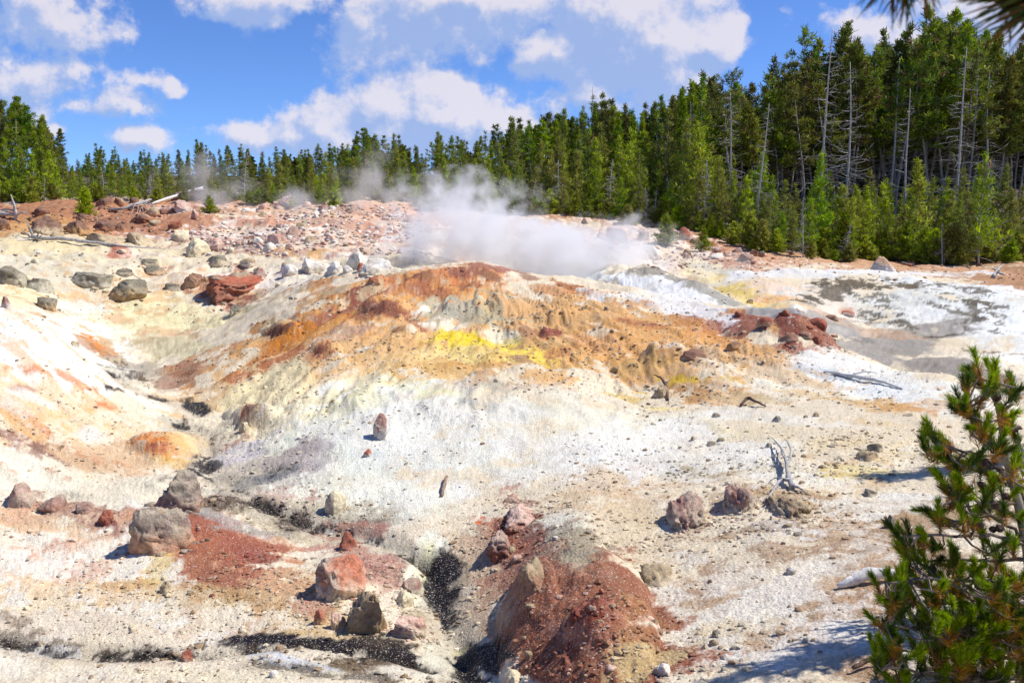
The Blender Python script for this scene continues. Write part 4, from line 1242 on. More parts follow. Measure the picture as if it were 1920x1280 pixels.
# ------------------------------------------------------------------ gravel: far too many to count
def gravel(n, seed):
    r = np.random.default_rng(seed)
    ph = r.uniform(-.58, .58, n*2); rr = 4.6*np.exp(r.random(n*2)**.8*math.log(24/4.6))
    x = rr*np.sin(ph); y = rr*np.cos(ph)
    den_ = fbm(x, y, f=.7, octv=4, seed=81); keep = (r.random(n*2) < sstep(-.9, 1.3, den_)) & ((bil(WET, *gz_index(x, y)) < .3) | (r.random(n*2) < .35))
    x, y, rr, ph = [q[keep][:n] for q in (x, y, rr, ph)]; n = len(x)
    fi, fj = gz_index(x, y)
    wt = bil(WET, fi, fj); c0 = COL[np.round(fi).astype(int) % nC, np.round(fj).astype(int)]
    kp = r.random(n) > .62*sstep(.45, .62, c0.mean(-1))
    x, y, rr, ph, fi, fj, wt, c0 = [q[kp] for q in (x, y, rr, ph, fi, fj, wt, c0)]; n = len(x)
    size = .006+.026*r.random(n)**3.2
    size *= np.where(wt > .3, .6, 1)*(rr/8)**.3*(.75+.5*r.random(n))
    z = gz(x, y)+size*.15
    B, F = ICO[2][0], ICO[2][1]
    bm = bmesh.new(); bmesh.ops.create_icosphere(bm, subdivisions=1, radius=1)
    B = np.array([v.co[:] for v in bm.verts]); F = np.array([[v.index for v in f.verts] for f in bm.faces]); bm.free()
    V = B[None]*r.uniform(.62, 1.25, (n, len(B), 1))
    sh = np.stack([r.uniform(.8, 1.5, n), r.uniform(.7, 1.2, n), r.uniform(.35, .8, n)], -1)
    V = V*sh[:, None]*size[:, None, None]
    th = r.uniform(0, 2*PI, n); ct, st = np.cos(th), np.sin(th)
    V = np.stack([V[..., 0]*ct[:, None]-V[..., 1]*st[:, None], V[..., 0]*st[:, None]+V[..., 1]*ct[:, None], V[..., 2]], -1)
    V += np.stack([x, y, z], -1)[:, None]
    Fa = (F[None]+(np.arange(n)*len(B))[:, None, None]).reshape(-1, 3)
    pale = lin((236, 222, 194))*.8
    t = r.random((n, 1)); lm = c0.mean(-1, keepdims=True); mixv = np.where(t < .5, .6, .25)*sstep(.10, .5, lm)+.05
    c = c0*(1-mixv)+pale*mixv
    tn = r.random((n, 1)) < .10; c = np.where(tn, lin((190, 160, 126))*.7, c)
    wetp = (wt > .35)[:, None] & (r.random((n, 1)) < .9); c = np.where(wetp, lin((228, 216, 178))*.72, c)
    c = c*r.uniform(.95, 1.2, (n, 1))
    c = np.repeat(np.clip(c, .01, .85), len(B), 0)
    me = mesh_np('gravel', V.reshape(-1, 3), None, Fa, c, None, False, M_ROCK)
    o = obj('gravel', me); o['kind'] = 'stuff'; o['label'] = 'loose pale and tan gravel strewn over the mineral ground'; o['category'] = 'gravel'
gravel(44000, 5)
def rubble_mass(specs, seed):
    r = np.random.default_rng(seed); mb = MB()
    bases = [rock_mesh(900+k, 1, 1, 1, pl, 2, 6, .12, .2) for k, pl in enumerate(['pink', 'white', 'tan', 'pink', 'brown', 'olive', 'white', 'maroon'])]
    for (n, u0, u1, v0, v1, s0, s1, ks) in specs:
        for _ in range(n):
            u, v_ = r.uniform(u0, u1), r.uniform(v0, v1)
            if vnoise(u*.02, v_*.05, seed=5) < r.uniform(-.7, .5): continue
            x, y, z = hit(u, v_); w_ = s0*(s1/s0)**(r.random()**2)/FPX*y*.5
            V, F, c = bases[ks[r.integers(0, len(ks))]]; th = r.uniform(0, 2*PI)
            Vr = np.stack([V[:, 0]*math.cos(th)-V[:, 1]*math.sin(th), V[:, 0]*math.sin(th)+V[:, 1]*math.cos(th), V[:, 2]], -1)*np.array([w_, w_*r.uniform(.7, 1), w_*r.uniform(.45, .8)])
            mb.add(Vr+np.array([x, y, z+w_*.12]), None, F, c*r.uniform(.8, 1.15))
    for (xc, yc, Wm, dep, pal, wpx) in APRON:      # crumbs heaped round the foot of every boulder
        if wpx < 26: continue
        bs = [rock_mesh(950+k, 1, 1, 1, pal, 2, 6, .12, .2) for k in range(2)]+[bases[2], bases[0]]
        for _ in range(26 if yc < 16 else 12):
            th = r.uniform(0, 2*PI); q = r.uniform(.82, 1.35); x = xc+math.cos(th)*Wm*q; y = yc+math.sin(th)*dep*q
            w_ = Wm*r.uniform(.035, .16)*(1.5-q*.6); V, F, c = bs[r.integers(0, 4)]
            mb.add(V*np.array([w_, w_*r.uniform(.6, 1), w_*r.uniform(.4, .7)])+np.array([x, y, gz1(x, y)+w_*.1]), None, F, c*r.uniform(.85, 1.15))
    me = mb.mesh('rubble', M_ROCK, True); o = obj('rubble', me); o['kind'] = 'stuff'; o['label'] = 'fine pale and reddish rubble covering the slopes behind the mound'; o['category'] = 'rubble'
rubble_mass([(1700, 360, 800, 384, 478, 3, 13, [0, 1, 1, 2, 3, 6, 6, 7]), (260, 480, 640, 430, 480, 3, 14, [0, 1, 6, 7]), (300, 0, 330, 386, 440, 3, 11, [4, 4, 2, 7]), (420, 0, 700, 440, 610, 3, 10, [1, 2, 5, 2, 6]),
             (700, 1080, 1420, 416, 505, 3, 14, [0, 1, 3, 6, 7]), (500, 1230, 1920, 462, 530, 2.5, 8, [4, 7, 2, 0]), (500, 860, 1500, 545, 740, 2.5, 8, [5, 2, 1, 2])], 12)

# ------------------------------------------------------------------ dead wood lying about
def gp(u, v_, lift=0.0):
    x, y, z = hit(u, v_); return np.array([x, y, z+lift])
def limb(mb, P, R, k=8, jit=.0, seed=0, sub=5, c=(.5, .5, .5)):
    P = np.asarray(P, float); n = len(P); t = np.arange(n); tt = np.linspace(0, n-1, (n-1)*sub+1)
    Q_ = np.stack([np.interp(tt, t, P[:, i]) for i in range(3)], -1)
    # soften corners
    for _ in range(2): Q_[1:-1] = (Q_[:-2]+Q_[1:-1]*2+Q_[2:])/4
    r = np.random.default_rng(seed)
    Rr = np.interp(tt, np.linspace(0, n-1, len(R)), R)
    Q_ += r.normal(size=Q_.shape)*Rr[:, None]*jit
    Rr = Rr*(1+r.uniform(-.12, .12, len(Rr)))
    mb.tube(Q_, Rr, k, c)
def wood(name, parts, label, cat, mat=None, group=None):
    """parts: list of (points, radii); first is the stem, others are limbs of the same piece"""
    mb = MB()
    for i, (P, R) in enumerate(parts): limb(mb, P, R, 9, .16, i+len(label))
    me = mb.mesh(name, mat or M_DEAD)
    V0 = np.array(parts[0][0][0])
    me.transform(__import__('mathutils').Matrix.Translation(tuple(-V0)))
    return tag(obj(name, me, None, tuple(V0)), label, cat, group)
def fromto(a, b, la=0, lb=0):
    p, q = gp(*a, la), gp(*b, lb); return [p, (p+q)/2, q]
Y1 = hit(285, 383)[1]
p0 = gp(284, 384, .05); p1 = at(333, 366, Y1+.3); p2 = at(381, 353, Y1+.8)
wood('fallen_log', [([p0, p1, p2], [.06, .09, .10])], 'thick pale log propped up above the pale boulders', 'log', M_PALEWOOD)
p0 = at(412, 361, hit(412, 372)[1]+.5); p1 = gp(470, 372, .22); p2 = gp(520, 384, .1); p3 = gp(580, 392, .04)
wood('fallen_log', [([p0, p1, p2, p3], [.07, .07, .05, .03])], 'long slender pale log slanting down by the bushes', 'log', M_PALEWOOD)
base = gp(232, 398, .1)
rt = [([gp(205, 396, .1), gp(232, 398, .18), gp(262, 392, .35), gp(284, 384, .3)], [.06, .08, .08, .05])]
for k, (u, v_) in enumerate([(222, 402), (245, 404), (270, 404), (282, 401), (275, 392), (296, 398), (292, 388), (300, 404), (258, 402)]):
    rt.append(([gp(262+k*2, 392, .3), gp((262+u)/2, (392+v_)/2+1, .45), gp(u, v_, .03)], [.028, .02, .008]))
wood('root_tangle', rt, 'tangle of bleached roots at the low end of the propped log', 'dead roots')
rt = [([gp(58, 450, .12), gp(120, 455, .16), gp(170, 460, .14), gp(240, 466, .08), gp(310, 468, .04)], [.08, .075, .06, .045, .02])]
for u0, u, v_, l in ((62, 50, 428, .9), (66, 80, 436, .5), (60, 40, 436, .5), (70, 82, 442, .3), (56, 36, 452, .2), (64, 56, 434, .7)):
    rt.append(([gp(u0, 450, .1), gp((u0+u)/2, 451, l*.5), gp(u, 452, l)], [.035, .025, .01]))
wood('fallen_pole', rt, 'long thin grey pole lying across the left bank with a spiky root end', 'log')
ys = hit(20, 410)[1]
rt = [([at(-30, 396, ys), at(0, 399, ys), at(30, 404, ys)], [.16, .15, .08]), ([at(26, 420, ys), at(30, 402, ys), at(27, 385, ys), at(20, 365, ys+.1)], [.06, .10, .07, .02]),
      ([at(26, 395, ys), at(10, 392, ys), at(-6, 396, ys)], [.06, .05, .02]), ([at(30, 402, ys), at(42, 398, ys), at(52, 401, ys-.2)], [.06, .04, .02]), ([at(27, 385, ys), at(12, 380, ys), at(2, 381, ys)], [.03, .025, .01])]
wood('snag', rt, 'bleached snag with an upturned curved limb at the left edge', 'dead wood')
rt = [([gp(1486, 918, .02), gp(1476, 905, .10), gp(1474, 880, .12), gp(1462, 850, .10), gp(1447, 828, .06)], [.035, .03, .022, .014, .006]),
      ([gp(1480, 912, .08), gp(1462, 915, .1), gp(1448, 928, .04), gp(1432, 944, .02)], [.022, .018, .012, .008]),
      ([gp(1475, 890, .1), gp(1484, 870, .16), gp(1476, 850, .16), gp(1470, 840, .12)], [.018, .014, .010, .005]),
      ([gp(1474, 880, .1), gp(1463, 868, .15), gp(1466, 872, .2)], [.012, .009, .004]), ([gp(1486, 916, .04), gp(1500, 920, .03), gp(1516, 928, .01)], [.02, .012, .005]),
      ([gp(1470, 910, .08), gp(1452, 906, .07), gp(1440, 909, .02)], [.01, .008, .004]), ([gp(1448, 928, .03), gp(1440, 948, .02), gp(1425, 962, .01)], [.010, .008, .004])]
wood('dead_branch', rt, 'forked grey dead branch standing on the tan rock', 'branch')
wood('stick', [(fromto((828, 932), (837, 898), .02, .04), [.022, .028, .02])], 'short brown stick lying on the white mound', 'stick', wood_mat('brown_stick', (.14, .09, .06), (.36, .26, .19), 30))
wood('driftwood_log', [([gp(1570, 1104, .02), gp(1600, 1100, .05), gp(1636, 1092, .07), gp(1700, 1086, .05)], [.015, .04, .045, .03])], 'bleached split log poking out left of the sapling', 'log', M_PALEWOOD)
wood('charred_twig', [([gp(1252, 752, .02), gp(1250, 740, .15), gp(1240, 728, .2), gp(1226, 724, .22)], [.02, .03, .02, .008]), ([gp(1250, 738, .14), gp(1244, 732, .2)], [.012, .004])], 'curled charred twig standing by a grey stone', 'twig', M_BURNT)
wood('charred_twig', [([gp(1388, 763, .03), gp(1402, 758, .12), gp(1418, 762, .08), gp(1436, 764, .02)], [.02, .03, .02, .01])], 'flat charred stick right of the yellow stain', 'twig', M_BURNT)
wood('driftwood_log', [([gp(1545, 698, .02), gp(1590, 708, .04), gp(1650, 718, .04), gp(1692, 730, .01)], [.015, .035, .03, .01]), ([gp(1600, 708, .06), gp(1620, 704, .08), gp(1644, 703, .04)], [.02, .015, .007]), ([gp(1570, 706, .06), gp(1575, 699, .1)], [.015, .007])], 'pale grey branch lying on the white slope above the right slope', 'log', M_PALEWOOD)
wood('stick', [([gp(1690, 494, .05), gp(1712, 499, .08)], [.05, .03])], 'short pale stick right of the egg shaped boulder', 'stick')
wood('bleached_roots', [([gp(1862, 522, .05), gp(1872, 516, .3), gp(1880, 512, .35)], [.08, .06, .02]), ([gp(1872, 518, .2), gp(1858, 516, .3)], [.05, .02]), ([gp(1870, 520, .2), gp(1884, 521, .1)], [.05, .02])], 'small white root knot on the red bank at the right', 'dead roots')
wood('stick', [([gp(1598, 1262, .03), gp(1630, 1250, .05), gp(1660, 1246, .04)], [.012, .014, .008])], 'dark twig in the shade at the foot of the sapling', 'stick', M_BURNT)

# ------------------------------------------------------------------ forest trees
GREENS = [np.array(c) for c in ((.118, .150, .012), (.165, .200, .016), (.085, .125, .014), (.220, .240, .026), (.145, .160, .012))]
def conifer(H, zb, R, whorls, seed, per=4, clump=7, quads=8, ql=.22, qw=.055, shape=.75, brownish=.05, dead_low=10, rtrunk=.012, young=False, palette=0, sparse=0.0, curve=.0):
    r = np.random.default_rng(seed)
    tb = MB(); cb = MB()
    zz = np.linspace(0, H, 14)
    lean = r.normal(size=2)*.012*H
    bend = np.stack([np.sin(zz/H*PI*1.2+seed)*curve*H*.05+lean[0]*(zz/H)**2, np.cos(zz/H*2.4+seed)*curve*H*.04+lean[1]*(zz/H)**2, zz], -1)
    rt_ = rtrunk*H*(1-zz/H*.93)
    tb.tube(np.concatenate([[bend[0]-[0, 0, .4]], bend]), np.concatenate([[rt_[0]*1.35], rt_]), 7, (.3, .25, .2))
    def tp(z): return np.array([np.interp(z, zz, bend[:, 0]), np.interp(z, zz, bend[:, 1]), z])
    C, D, K, S = [], [], [], []
    for w_ in range(whorls):
        f = (w_+r.uniform(0, .6))/whorls
        z = zb+(H-zb)*f
        prof = (1-f)**shape*(.55+.45*min(1, f/.12)) if not young else (1-f)**.85
        nb = per if f < .9 else 3
        a0 = r.uniform(0, 2*PI)
        for b in range(nb):
            if r.random() < sparse: continue
            az = a0+b*2*PI/nb+r.normal()*.35
            L = R*prof*r.uniform(.6, 1.18)+.10*H/10
            el = (-.15+1.15*f**1.3)+r.normal()*.12 if not young else (.15+.75*f)+r.normal()*.12
            d = np.array([math.cos(az)*math.cos(el), math.sin(az)*math.cos(el), math.sin(el)])
            o = tp(z); m1 = o+d*L*.55; m1[2] -= .03*L; e_ = o+d*L; e_[2] += .12*L
            tb.tube([o, m1, e_], [.007*H*.35*(1-f*.6)+.006, .008, .004], 3, (.3, .25, .2))
            nc = max(2, int(clump*L/R+1.5))
            side_ = np.array([-math.sin(az), math.cos(az), 0])
            for c in range(nc):
                t = .28+.72*(c+.6*r.random())/nc if not young else .12+.88*(c+.6*r.random())/nc
                pos = o+d*L*t; pos[2] += .10*L*t*t
                pos = pos+side_*r.normal()*.17*L*(1.15-t)+np.array([0, 0, r.normal()*.05*L])
                C.append(pos); D.append(d*.6+np.array([0, 0, .55])+side_*r.normal()*.35)
                K.append(GREENS[(palette+(r.random() < .35)) % 5]*r.uniform(.7, 1.3)*(1+.25*(t-.5)) if r.random() > brownish else np.array([.13, .065, .03])*r.uniform(.6, 1.2))
                S.append(.75+.5*r.random())
    # leader
    for k in range(3):
        C.append(tp(H)-np.array([0, 0, .12*k])); D.append(np.array([0, 0, 1.])); K.append(GREENS[palette]*1.1); S.append(.9)
    C = np.array(C); D = np.array(D); K = np.array(K); S = np.array(S)
    n = len(C)*quads
    Ci = np.repeat(C, quads, 0); Di = np.repeat(D, quads, 0); Ki = np.repeat(K, quads, 0); Si = np.repeat(S, quads, 0)[:, None]
    dirs = Di/np.linalg.norm(Di, axis=1, keepdims=True)+r.normal(size=(n, 3))*.75; dirs /= np.linalg.norm(dirs, axis=1, keepdims=True)
    wv = np.cross(dirs, r.normal(size=(n, 3))); wv /= np.linalg.norm(wv, axis=1, keepdims=True)
    c0 = Ci+r.normal(size=(n, 3))*ql*.28*Si
    Lq = ql*Si*r.uniform(.7, 1.2, (n, 1)); Wq = qw*Si
    V = np.stack([c0-wv*Wq*.5, c0+wv*Wq*.5, c0+dirs*Lq+wv*Wq*.28, c0+dirs*Lq-wv*Wq*.28], 1)
    q = np.arange(n*4).reshape(-1, 4)
    cc = np.repeat(Ki*r.uniform(.75, 1.3, (n, 1)), 4, 0)
    cb.add(V.reshape(-1, 3), q, None, cc)
    # dead twigs on the bare stem
    for k in range(dead_low):
        z = r.uniform(.18, 1.0)*max(zb, .2*H)+r.uniform(0, .1)*H
        az = r.uniform(0, 2*PI); L = r.uniform(.3, 1.0)*R*.7; o = tp(z)
        d = np.array([math.cos(az), math.sin(az), r.uniform(-.35, .15)])
        e1 = o+d*L*.5; e2 = o+d*L+np.array([0, 0, r.uniform(-.15, .2)*L])
        tb.tube([o, e1, e2], [.016, .011, .005], 3, (.5, .5, .5))
    return tb, cb
def dead_tree(H, seed, n=46, curl=.5, R=1.1, rtr=.011):
    n = int(n*(.5+.35*(seed % 4)))
    r = np.random.default_rng(seed); tb = MB(); bb = MB()
    zz = np.linspace(-.4, H, 16); ln_ = r.normal(size=2)*.03*H
    bx = np.stack([ln_[0]*(zz/H)**2+.02*H*np.sin(zz/H*4+seed), ln_[1]*(zz/H)**2, zz], -1)
    tb.tube(bx, rtr*H*(1-np.clip(zz, 0, H)/H*.9)+.01, 7)
    for k in range(n):
        f = r.uniform(.2, .97); z = f*H; az = r.uniform(0, 2*PI); L = R*(1.15-f)*r.uniform(.5, 1.3)
        o = np.array([np.interp(z, zz, bx[:, 0]), np.interp(z, zz, bx[:, 1]), z])
        d = np.array([math.cos(az), math.sin(az), r.uniform(-.4, .3)]); cu = r.uniform(-1, 1)*curl
        P = [o, o+d*L*.4, o+d*L*.75+np.array([0, 0, cu*.25*L]), o+d*L+np.array([-d[1]*.2*L, d[0]*.2*L, cu*.6*L])]
        bb.tube(P, [.022, .016, .011, .005], 3)
        for j in range(2):
            q = P[1+j]; dd = d+r.normal(size=3)*.8; bb.tube([q, q+dd*L*.2, q+dd*L*.38+np.array([0, 0, cu*.1*L])], [.011, .008, .004], 3)
    return tb, bb
def variant(kind, seed):
    r = np.random.default_rng(seed*7+1)
    if kind == 'tall':
        H = 14; tb, cb = conifer(H, H*r.uniform(.34, .62), r.uniform(1.3, 2.7), r.choice([13, 17, 22]), seed, per=5, clump=9, quads=10, ql=.33, qw=.07, shape=(.75, 1.0, .45, .6)[seed % 4], brownish=.10, dead_low=60, rtrunk=.0085, palette=seed % 5, sparse=(.2, .36, .46)[seed % 3], curve=.9)
        return H, tb.mesh('trunk', M_BARK), cb.mesh('crown', M_NEEDLE, False), 'crown'
    if kind == 'spire':
        H = 9; tb, cb = conifer(H, H*r.uniform(.10, .32), r.uniform(1.15, 2.0), r.choice([15, 20, 24]), seed, per=5, clump=7, quads=8, ql=.26, qw=.06, shape=(1.0, 1.25)[seed % 2], brownish=.05, dead_low=22, rtrunk=.009, palette=(seed+1) % 5, sparse=.26, curve=.5)
        return H, tb.mesh('trunk', M_BARK), cb.mesh('crown', M_NEEDLE, False), 'crown'
    if kind == 'young':
        H = 4.5; tb, cb = conifer(H, H*r.uniform(.03, .12), r.uniform(.85, 1.25), 16, seed, per=5, clump=6, quads=7, ql=.19, qw=.04, brownish=.03, dead_low=12, rtrunk=.010, young=True, palette=(1, 3, 4, 3, 1)[seed % 5], sparse=.25+.15*(seed % 2), curve=.5)
        return H, tb.mesh('trunk', M_DEAD if seed % 2 else M_BARK), cb.mesh('crown', M_NEEDLE_YOUNG, False), 'crown'
    if kind == 'bush':
        H = 2.2; tb, cb = conifer(H, .05, r.uniform(.9, 1.2), 12, seed, per=6, clump=7, quads=8, ql=.19, qw=.045, brownish=.03, dead_low=8, rtrunk=.012, young=True, palette=(1, 3, 4)[seed % 3], sparse=.1, curve=.5)
        return H, tb.mesh('trunk', M_BARK), cb.mesh('crown', M_NEEDLE_YOUNG, False), 'crown'
    if kind == 'snagtall':
        H = 12; tb, bb = dead_tree(H, seed, 60, .6, 1.7, .0085); return H, tb.mesh('trunk', M_DEAD), bb.mesh('dead_branches', M_DEAD), 'dead_branches'
    if kind == 'snag':
        H = 4; tb, bb = dead_tree(H, seed, 34, .7, .8, .011); return H, tb.mesh('trunk', M_DEAD), bb.mesh('dead_branches', M_DEAD), 'dead_branches'
VAR = {k: [variant(k, i+1+10*j) for i in range(n)] for j, (k, n) in enumerate((('tall', 13), ('spire', 10), ('young', 10), ('bush', 5), ('snagtall', 5), ('snag', 5)))}
trnd = random.Random(21)
def tree(kind, u, vtop, Y, name, label, cat, group=None, vi=None, xy=None):
    a, s_ = ray(u, vtop); x = a*Y; z = gz1(x, Y); H = E+s_*Y-z
    if H < .4: return None
    vs = VAR[kind]; H0, tm, cm, cn = vs[(vi if vi is not None else trnd.randrange(len(vs))) % len(vs)]
    s0 = H/H0; rt_ = obj(name, None, None, (x, Y, z), trnd.uniform(0, 2*PI))
    wx = s0**.8 if s0 > 0 else 1; wx = min(max(wx, s0*.75), s0*1.5)
    rt_.scale = (wx, wx, s0)
    obj('trunk', tm, rt_); obj(cn, cm, rt_)
    tag(rt_, label, cat, group)
    return rt_
TL = [(-400, 190), (-60, 185), (0, 190), (30, 190), (75, 225), (100, 235), (130, 300), (150, 312), (178, 275), (205, 285), (235, 300), (270, 292), (310, 300), (350, 285), (378, 272), (400, 290), (450, 280), (475, 300), (500, 292), (560, 288), (600, 282), (640, 278), (685, 245), (715, 262), (740, 255), (790, 282), (825, 252), (850, 250), (880, 268),
      (930, 232), (960, 226), (1000, 224), (1060, 212), (1100, 200), (1132, 182), (1180, 205), (1215, 198), (1280, 168), (1328, 140), (1360, 160), (1390, 138), (1440, 150), (1462, 118), (1508, 66), (1560, 82), (1590, 50), (1640, 58), (1700, 52), (1760, 22), (1800, 28), (1860, 46), (1920, 60), (2300, 50)]
TLx = [p[0] for p in TL]; TLy = [p[1] for p in TL]
def top(u): return float(np.interp(u, TLx, TLy))-(9 if 140 < u < 700 else 0)
nT = {'lodgepole_pine': 0, 'young_pine': 0, 'dead_tree': 0}
ZN = [(60, 'at the very left end of the treeline', 'left end'), (140, 'right of the tallest left pines', 'by the tall left clump'), (260, 'above the dark boulders of the left bank', 'above the left bank'), (400, 'behind the raised end of the propped log', 'behind the propped log'),
      (560, 'behind the slender slanting log', 'behind the slanting log'), (700, 'behind the pale rubble at the thin steam', 'by the thin steam'), (830, 'left of the big steam plume', 'left of the plume'), (960, 'straight behind the big steam plume', 'behind the plume'),
      (1060, 'just right of the big steam plume', 'right of the plume'), (1150, 'below the thin bare spike of the skyline', 'below the bare spike'), (1250, 'above the pale blocks of the vent rim', 'above the vent rim'), (1350, 'above the round pine of the vent rim', 'above the round pine'),
      (1450, 'around the lone straight pale trunk', 'around the lone trunk'), (1550, 'left of the tall silver dead tree', 'left of the silver dead tree'), (1640, 'around the pair of silver dead trees', 'around the silver dead trees'), (1720, 'behind the egg shaped boulder', 'behind the egg shaped boulder'),
      (1810, 'just right of the kinked pale trunk', 'right of the kinked trunk'), (9999, 'at the right end of the forest', 'right end')]
def zone(u): return next(i for i, z in enumerate(ZN) if u < z[0])
def LBL(age, u, kind):
    z = ZN[zone(u)]
    if age == 'tall':
        w_ = ('tall dark pine with a bare lower trunk ' if kind == 'tall' else 'dark green spire shaped pine ')
        return w_+z[1], ('tall pines ' if kind == 'tall' else 'spire shaped pines ')+z[2]
    return ('low bushy green pine ' if kind == 'bush' else 'young yellow green pine ')+z[1], ('bushy pines ' if kind == 'bush' else 'young pines ')+z[2]
def plant(kind, u, vt, Y, age):
    nm = {'tall': 'lodgepole_pine', 'young': 'young_pine'}[age]
    if nT[nm] >= 296: return
    lb, gr = LBL(age, u, kind)
    if tree(kind, u, vt, Y, nm, lb, 'pine tree', gr): nT[nm] += 1
def basev(u):   # row of the forest's front edge
    return float(np.interp(u, [-200, 0, 200, 400, 600, 700, 800, 950, 1050, 1200, 1300, 1400, 1500, 1650, 1800, 1920, 2100], [384, 380, 376, 384, 386, 376, 390, 404, 402, 420, 432, 468, 484, 488, 500, 488, 488]))
def edgeY(u): return hit(u, basev(u))[1]
EY = {u: edgeY(u) for u in range(-120, 2081, 40)}
def eY(u): return float(np.interp(u, list(EY.keys()), list(EY.values())))
# back rows, tall
u = -70
while u < 2010:
    right = u > 1330
    for row in range(3):
        uu = u+trnd.uniform(-9, 9)+row*7
        Y = eY(uu)+(14+row*7+trnd.uniform(-2, 3) if right else 9+row*4.5+trnd.uniform(-1.5, 1.5))
        t0 = top(uu); drop = abs(trnd.gauss(0, 1))*(26 if right else 9)-(0 if right else 6)+(0 if row == 1 else trnd.uniform(0, 40 if right else 14))
        kind = 'tall' if (right or uu < 110) else ('spire' if trnd.random() < .8 else 'tall')
        plant(kind, uu, t0+drop, Y, 'tall')
    u += 24 if right else 23
# markers of the skyline
for (uu, vt, kd, dY) in ((30,182,'tall',6),(0,190,'tall',7),(80,218,'spire',5),(60,235,'spire',6),(102,252,'spire',6),(178,270,'spire',4),(207,282,'spire',6),(378,268,'spire',6),(452,278,'spire',5),(683,241,'spire',9),(738,252,'spire',8),(824,248,'spire',9),(958,222,'spire',11),(1132,178,'spire',14),
                         (1328,134,'spire',18),(1380,138,'tall',8),(1508,62,'tall',22),(1590,44,'tall',20),(1757,14,'tall',22),(1700,48,'spire',20),(1280,166,'spire',15),(1060,208,'spire',12), (1240,190,'spire',12), (1655,60,'tall',22),(1810,22,'tall',20),(1448,112,'spire',18)):
    plant(kd, uu, vt, eY(uu)+dY, 'tall')
# young trees, front rows
u = -70
while u < 2010:
    for row in range(3):
        uu = u+trnd.uniform(-12, 12)+row*6
        right = uu > 1330
        Y = eY(uu)+.3+row*(3.0 if right else 2.2)+trnd.uniform(-.2, 1.2)
        bv = basev(uu); tv = top(uu)
        hpx = (bv-tv)*(.40+.18*row+trnd.uniform(-.14, .14)) if not right else trnd.uniform(55, 125)+row*30
        kind = 'bush' if (row == 0 and trnd.random() < .5) else 'young'
        plant(kind, uu, bv-hpx*(.6 if kind == 'bush' else 1), Y, 'young')
    u += 22
for k in range(95):
    uu = trnd.uniform(700, 1960); bv = basev(uu)
    tree('bush', uu, bv-trnd.uniform(18, 52), eY(uu)+trnd.uniform(-.6, 1.4), 'pine_bush', 'low green pine brush at the forest edge '+ZN[zone(uu)][1], 'bush', 'pine brush '+ZN[zone(uu)][2])
for k in range(40):
    uu = trnd.uniform(0, 700); bv = basev(uu)
    tree('bush', uu, bv-trnd.uniform(14, 34), eY(uu)+trnd.uniform(-.4, 1.6), 'pine_bush', 'low green pine brush at the forest edge '+ZN[zone(uu)][1], 'bush', 'pine brush '+ZN[zone(uu)][2])
# single young pines the eye can pick out
for (uu, vt, vb, kd, lb) in ((160,352,402,'bush','low bushy pine standing out from the trees on the left bank'), (392,368,400,'bush','small pale bush between the two fallen logs'), (355,372,384,'young','thin young pine beside the raised log'),
    (1252,402,458,'bush','dense round young pine above the vent rim'), (1320,430,470,'bush','small grey green bush on the red bank'), (1850,288,500,'young','tallest yellow green young pine at the right end'), (1660,345,490,'young','yellow green young pine behind the egg shaped boulder'),
    (1540,290,480,'young','slim bright young pine before the dark trunks'), (1720,300,490,'young','young pine standing before bare forest trunks'), (1430,300,440,'young','pale airy young pine in front of the lone tall trunk'),
    (1810,360,500,'young','broad young pine near the right edge of the bank'), (1585,400,482,'bush','bushy young pine with a dead neighbour on the red bank'), (1420,415,465,'bush','bushy young pine on top of the red bank cut')):
    Y = hit(uu, vb)[1]+(0 if kd == 'bush' else .8)
    tree(kd, uu, vt, Y, 'young_pine', lb, 'pine tree')
# dead trees
for (uu, vt, dY, kd, lb) in (
    (1552,60,7,'snagtall','tall silver dead tree with drooping bare limbs before the forest'), (1598,115,7,'snagtall','second tall silver dead tree full of bare branches'), (1805,90,8,'snagtall','tall pale dead trunk near the right end of the forest'),
    (1716,165,7,'snagtall','pale trunk with a kinked top between the tall pines'), (1678,110,12,'snagtall','forked dead top high in the forest'), (1430,195,5,'snagtall','dead tree with shaggy grey limbs left of the forest'),
    (1112,162,15,'snagtall','thin bare spike rising above the middle treeline'), (1300,190,6,'snagtall','greying half dead tree on the climbing treeline'), (1862,130,12,'snagtall','bare twisted trunk close to the right edge'), (1376,175,6,'snagtall','straight pale trunk alone before the forest'),
    (1147,300,1,'snag','leaning dead pine left of the red bank'), (1508,405,-.2,'snag','white dead sapling on the edge of the red bank'), (1588,418,-.3,'snag','short white dead tree above the egg shaped boulder'), (1260,330,2,'snag','thin dead stem among young pines above the vent'),
    (455,285,1,'snag','pale branching dead tree in the low treeline'), (400,330,.2,'snag','grey leafless sapling beside the low bush'), (1325,300,2,'snag','white forked dead stem on the slope'), (1045,300,2,'snag','slanting white dead stem behind the steam'),
    (280,330,.5,'snag','group of pale dead stems right of the left bank'), (1215,350,1,'snag','crooked dead stem among young pines'), (540,345,.5,'snag','short bare dead tree near the thin steam'), (1770,420,.4,'snag','grey dead pine at the foot of the right forest')):
    tree(kd, uu, vt, eY(uu)+dY, 'dead_tree', lb, 'dead tree')
# small dead stems and trunks seen against the dark of the forest
for k in range(26):
    uu = trnd.uniform(20, 1900); r_ = uu > 1330
    tree('snag', uu, basev(uu)-trnd.uniform(45, 120 if r_ else 70), eY(uu)+trnd.uniform(.5, 6 if r_ else 3), 'dead_tree', 'thin pale dead stem among the young pines at the forest edge', 'dead tree', 'thin dead stems at the forest edge')

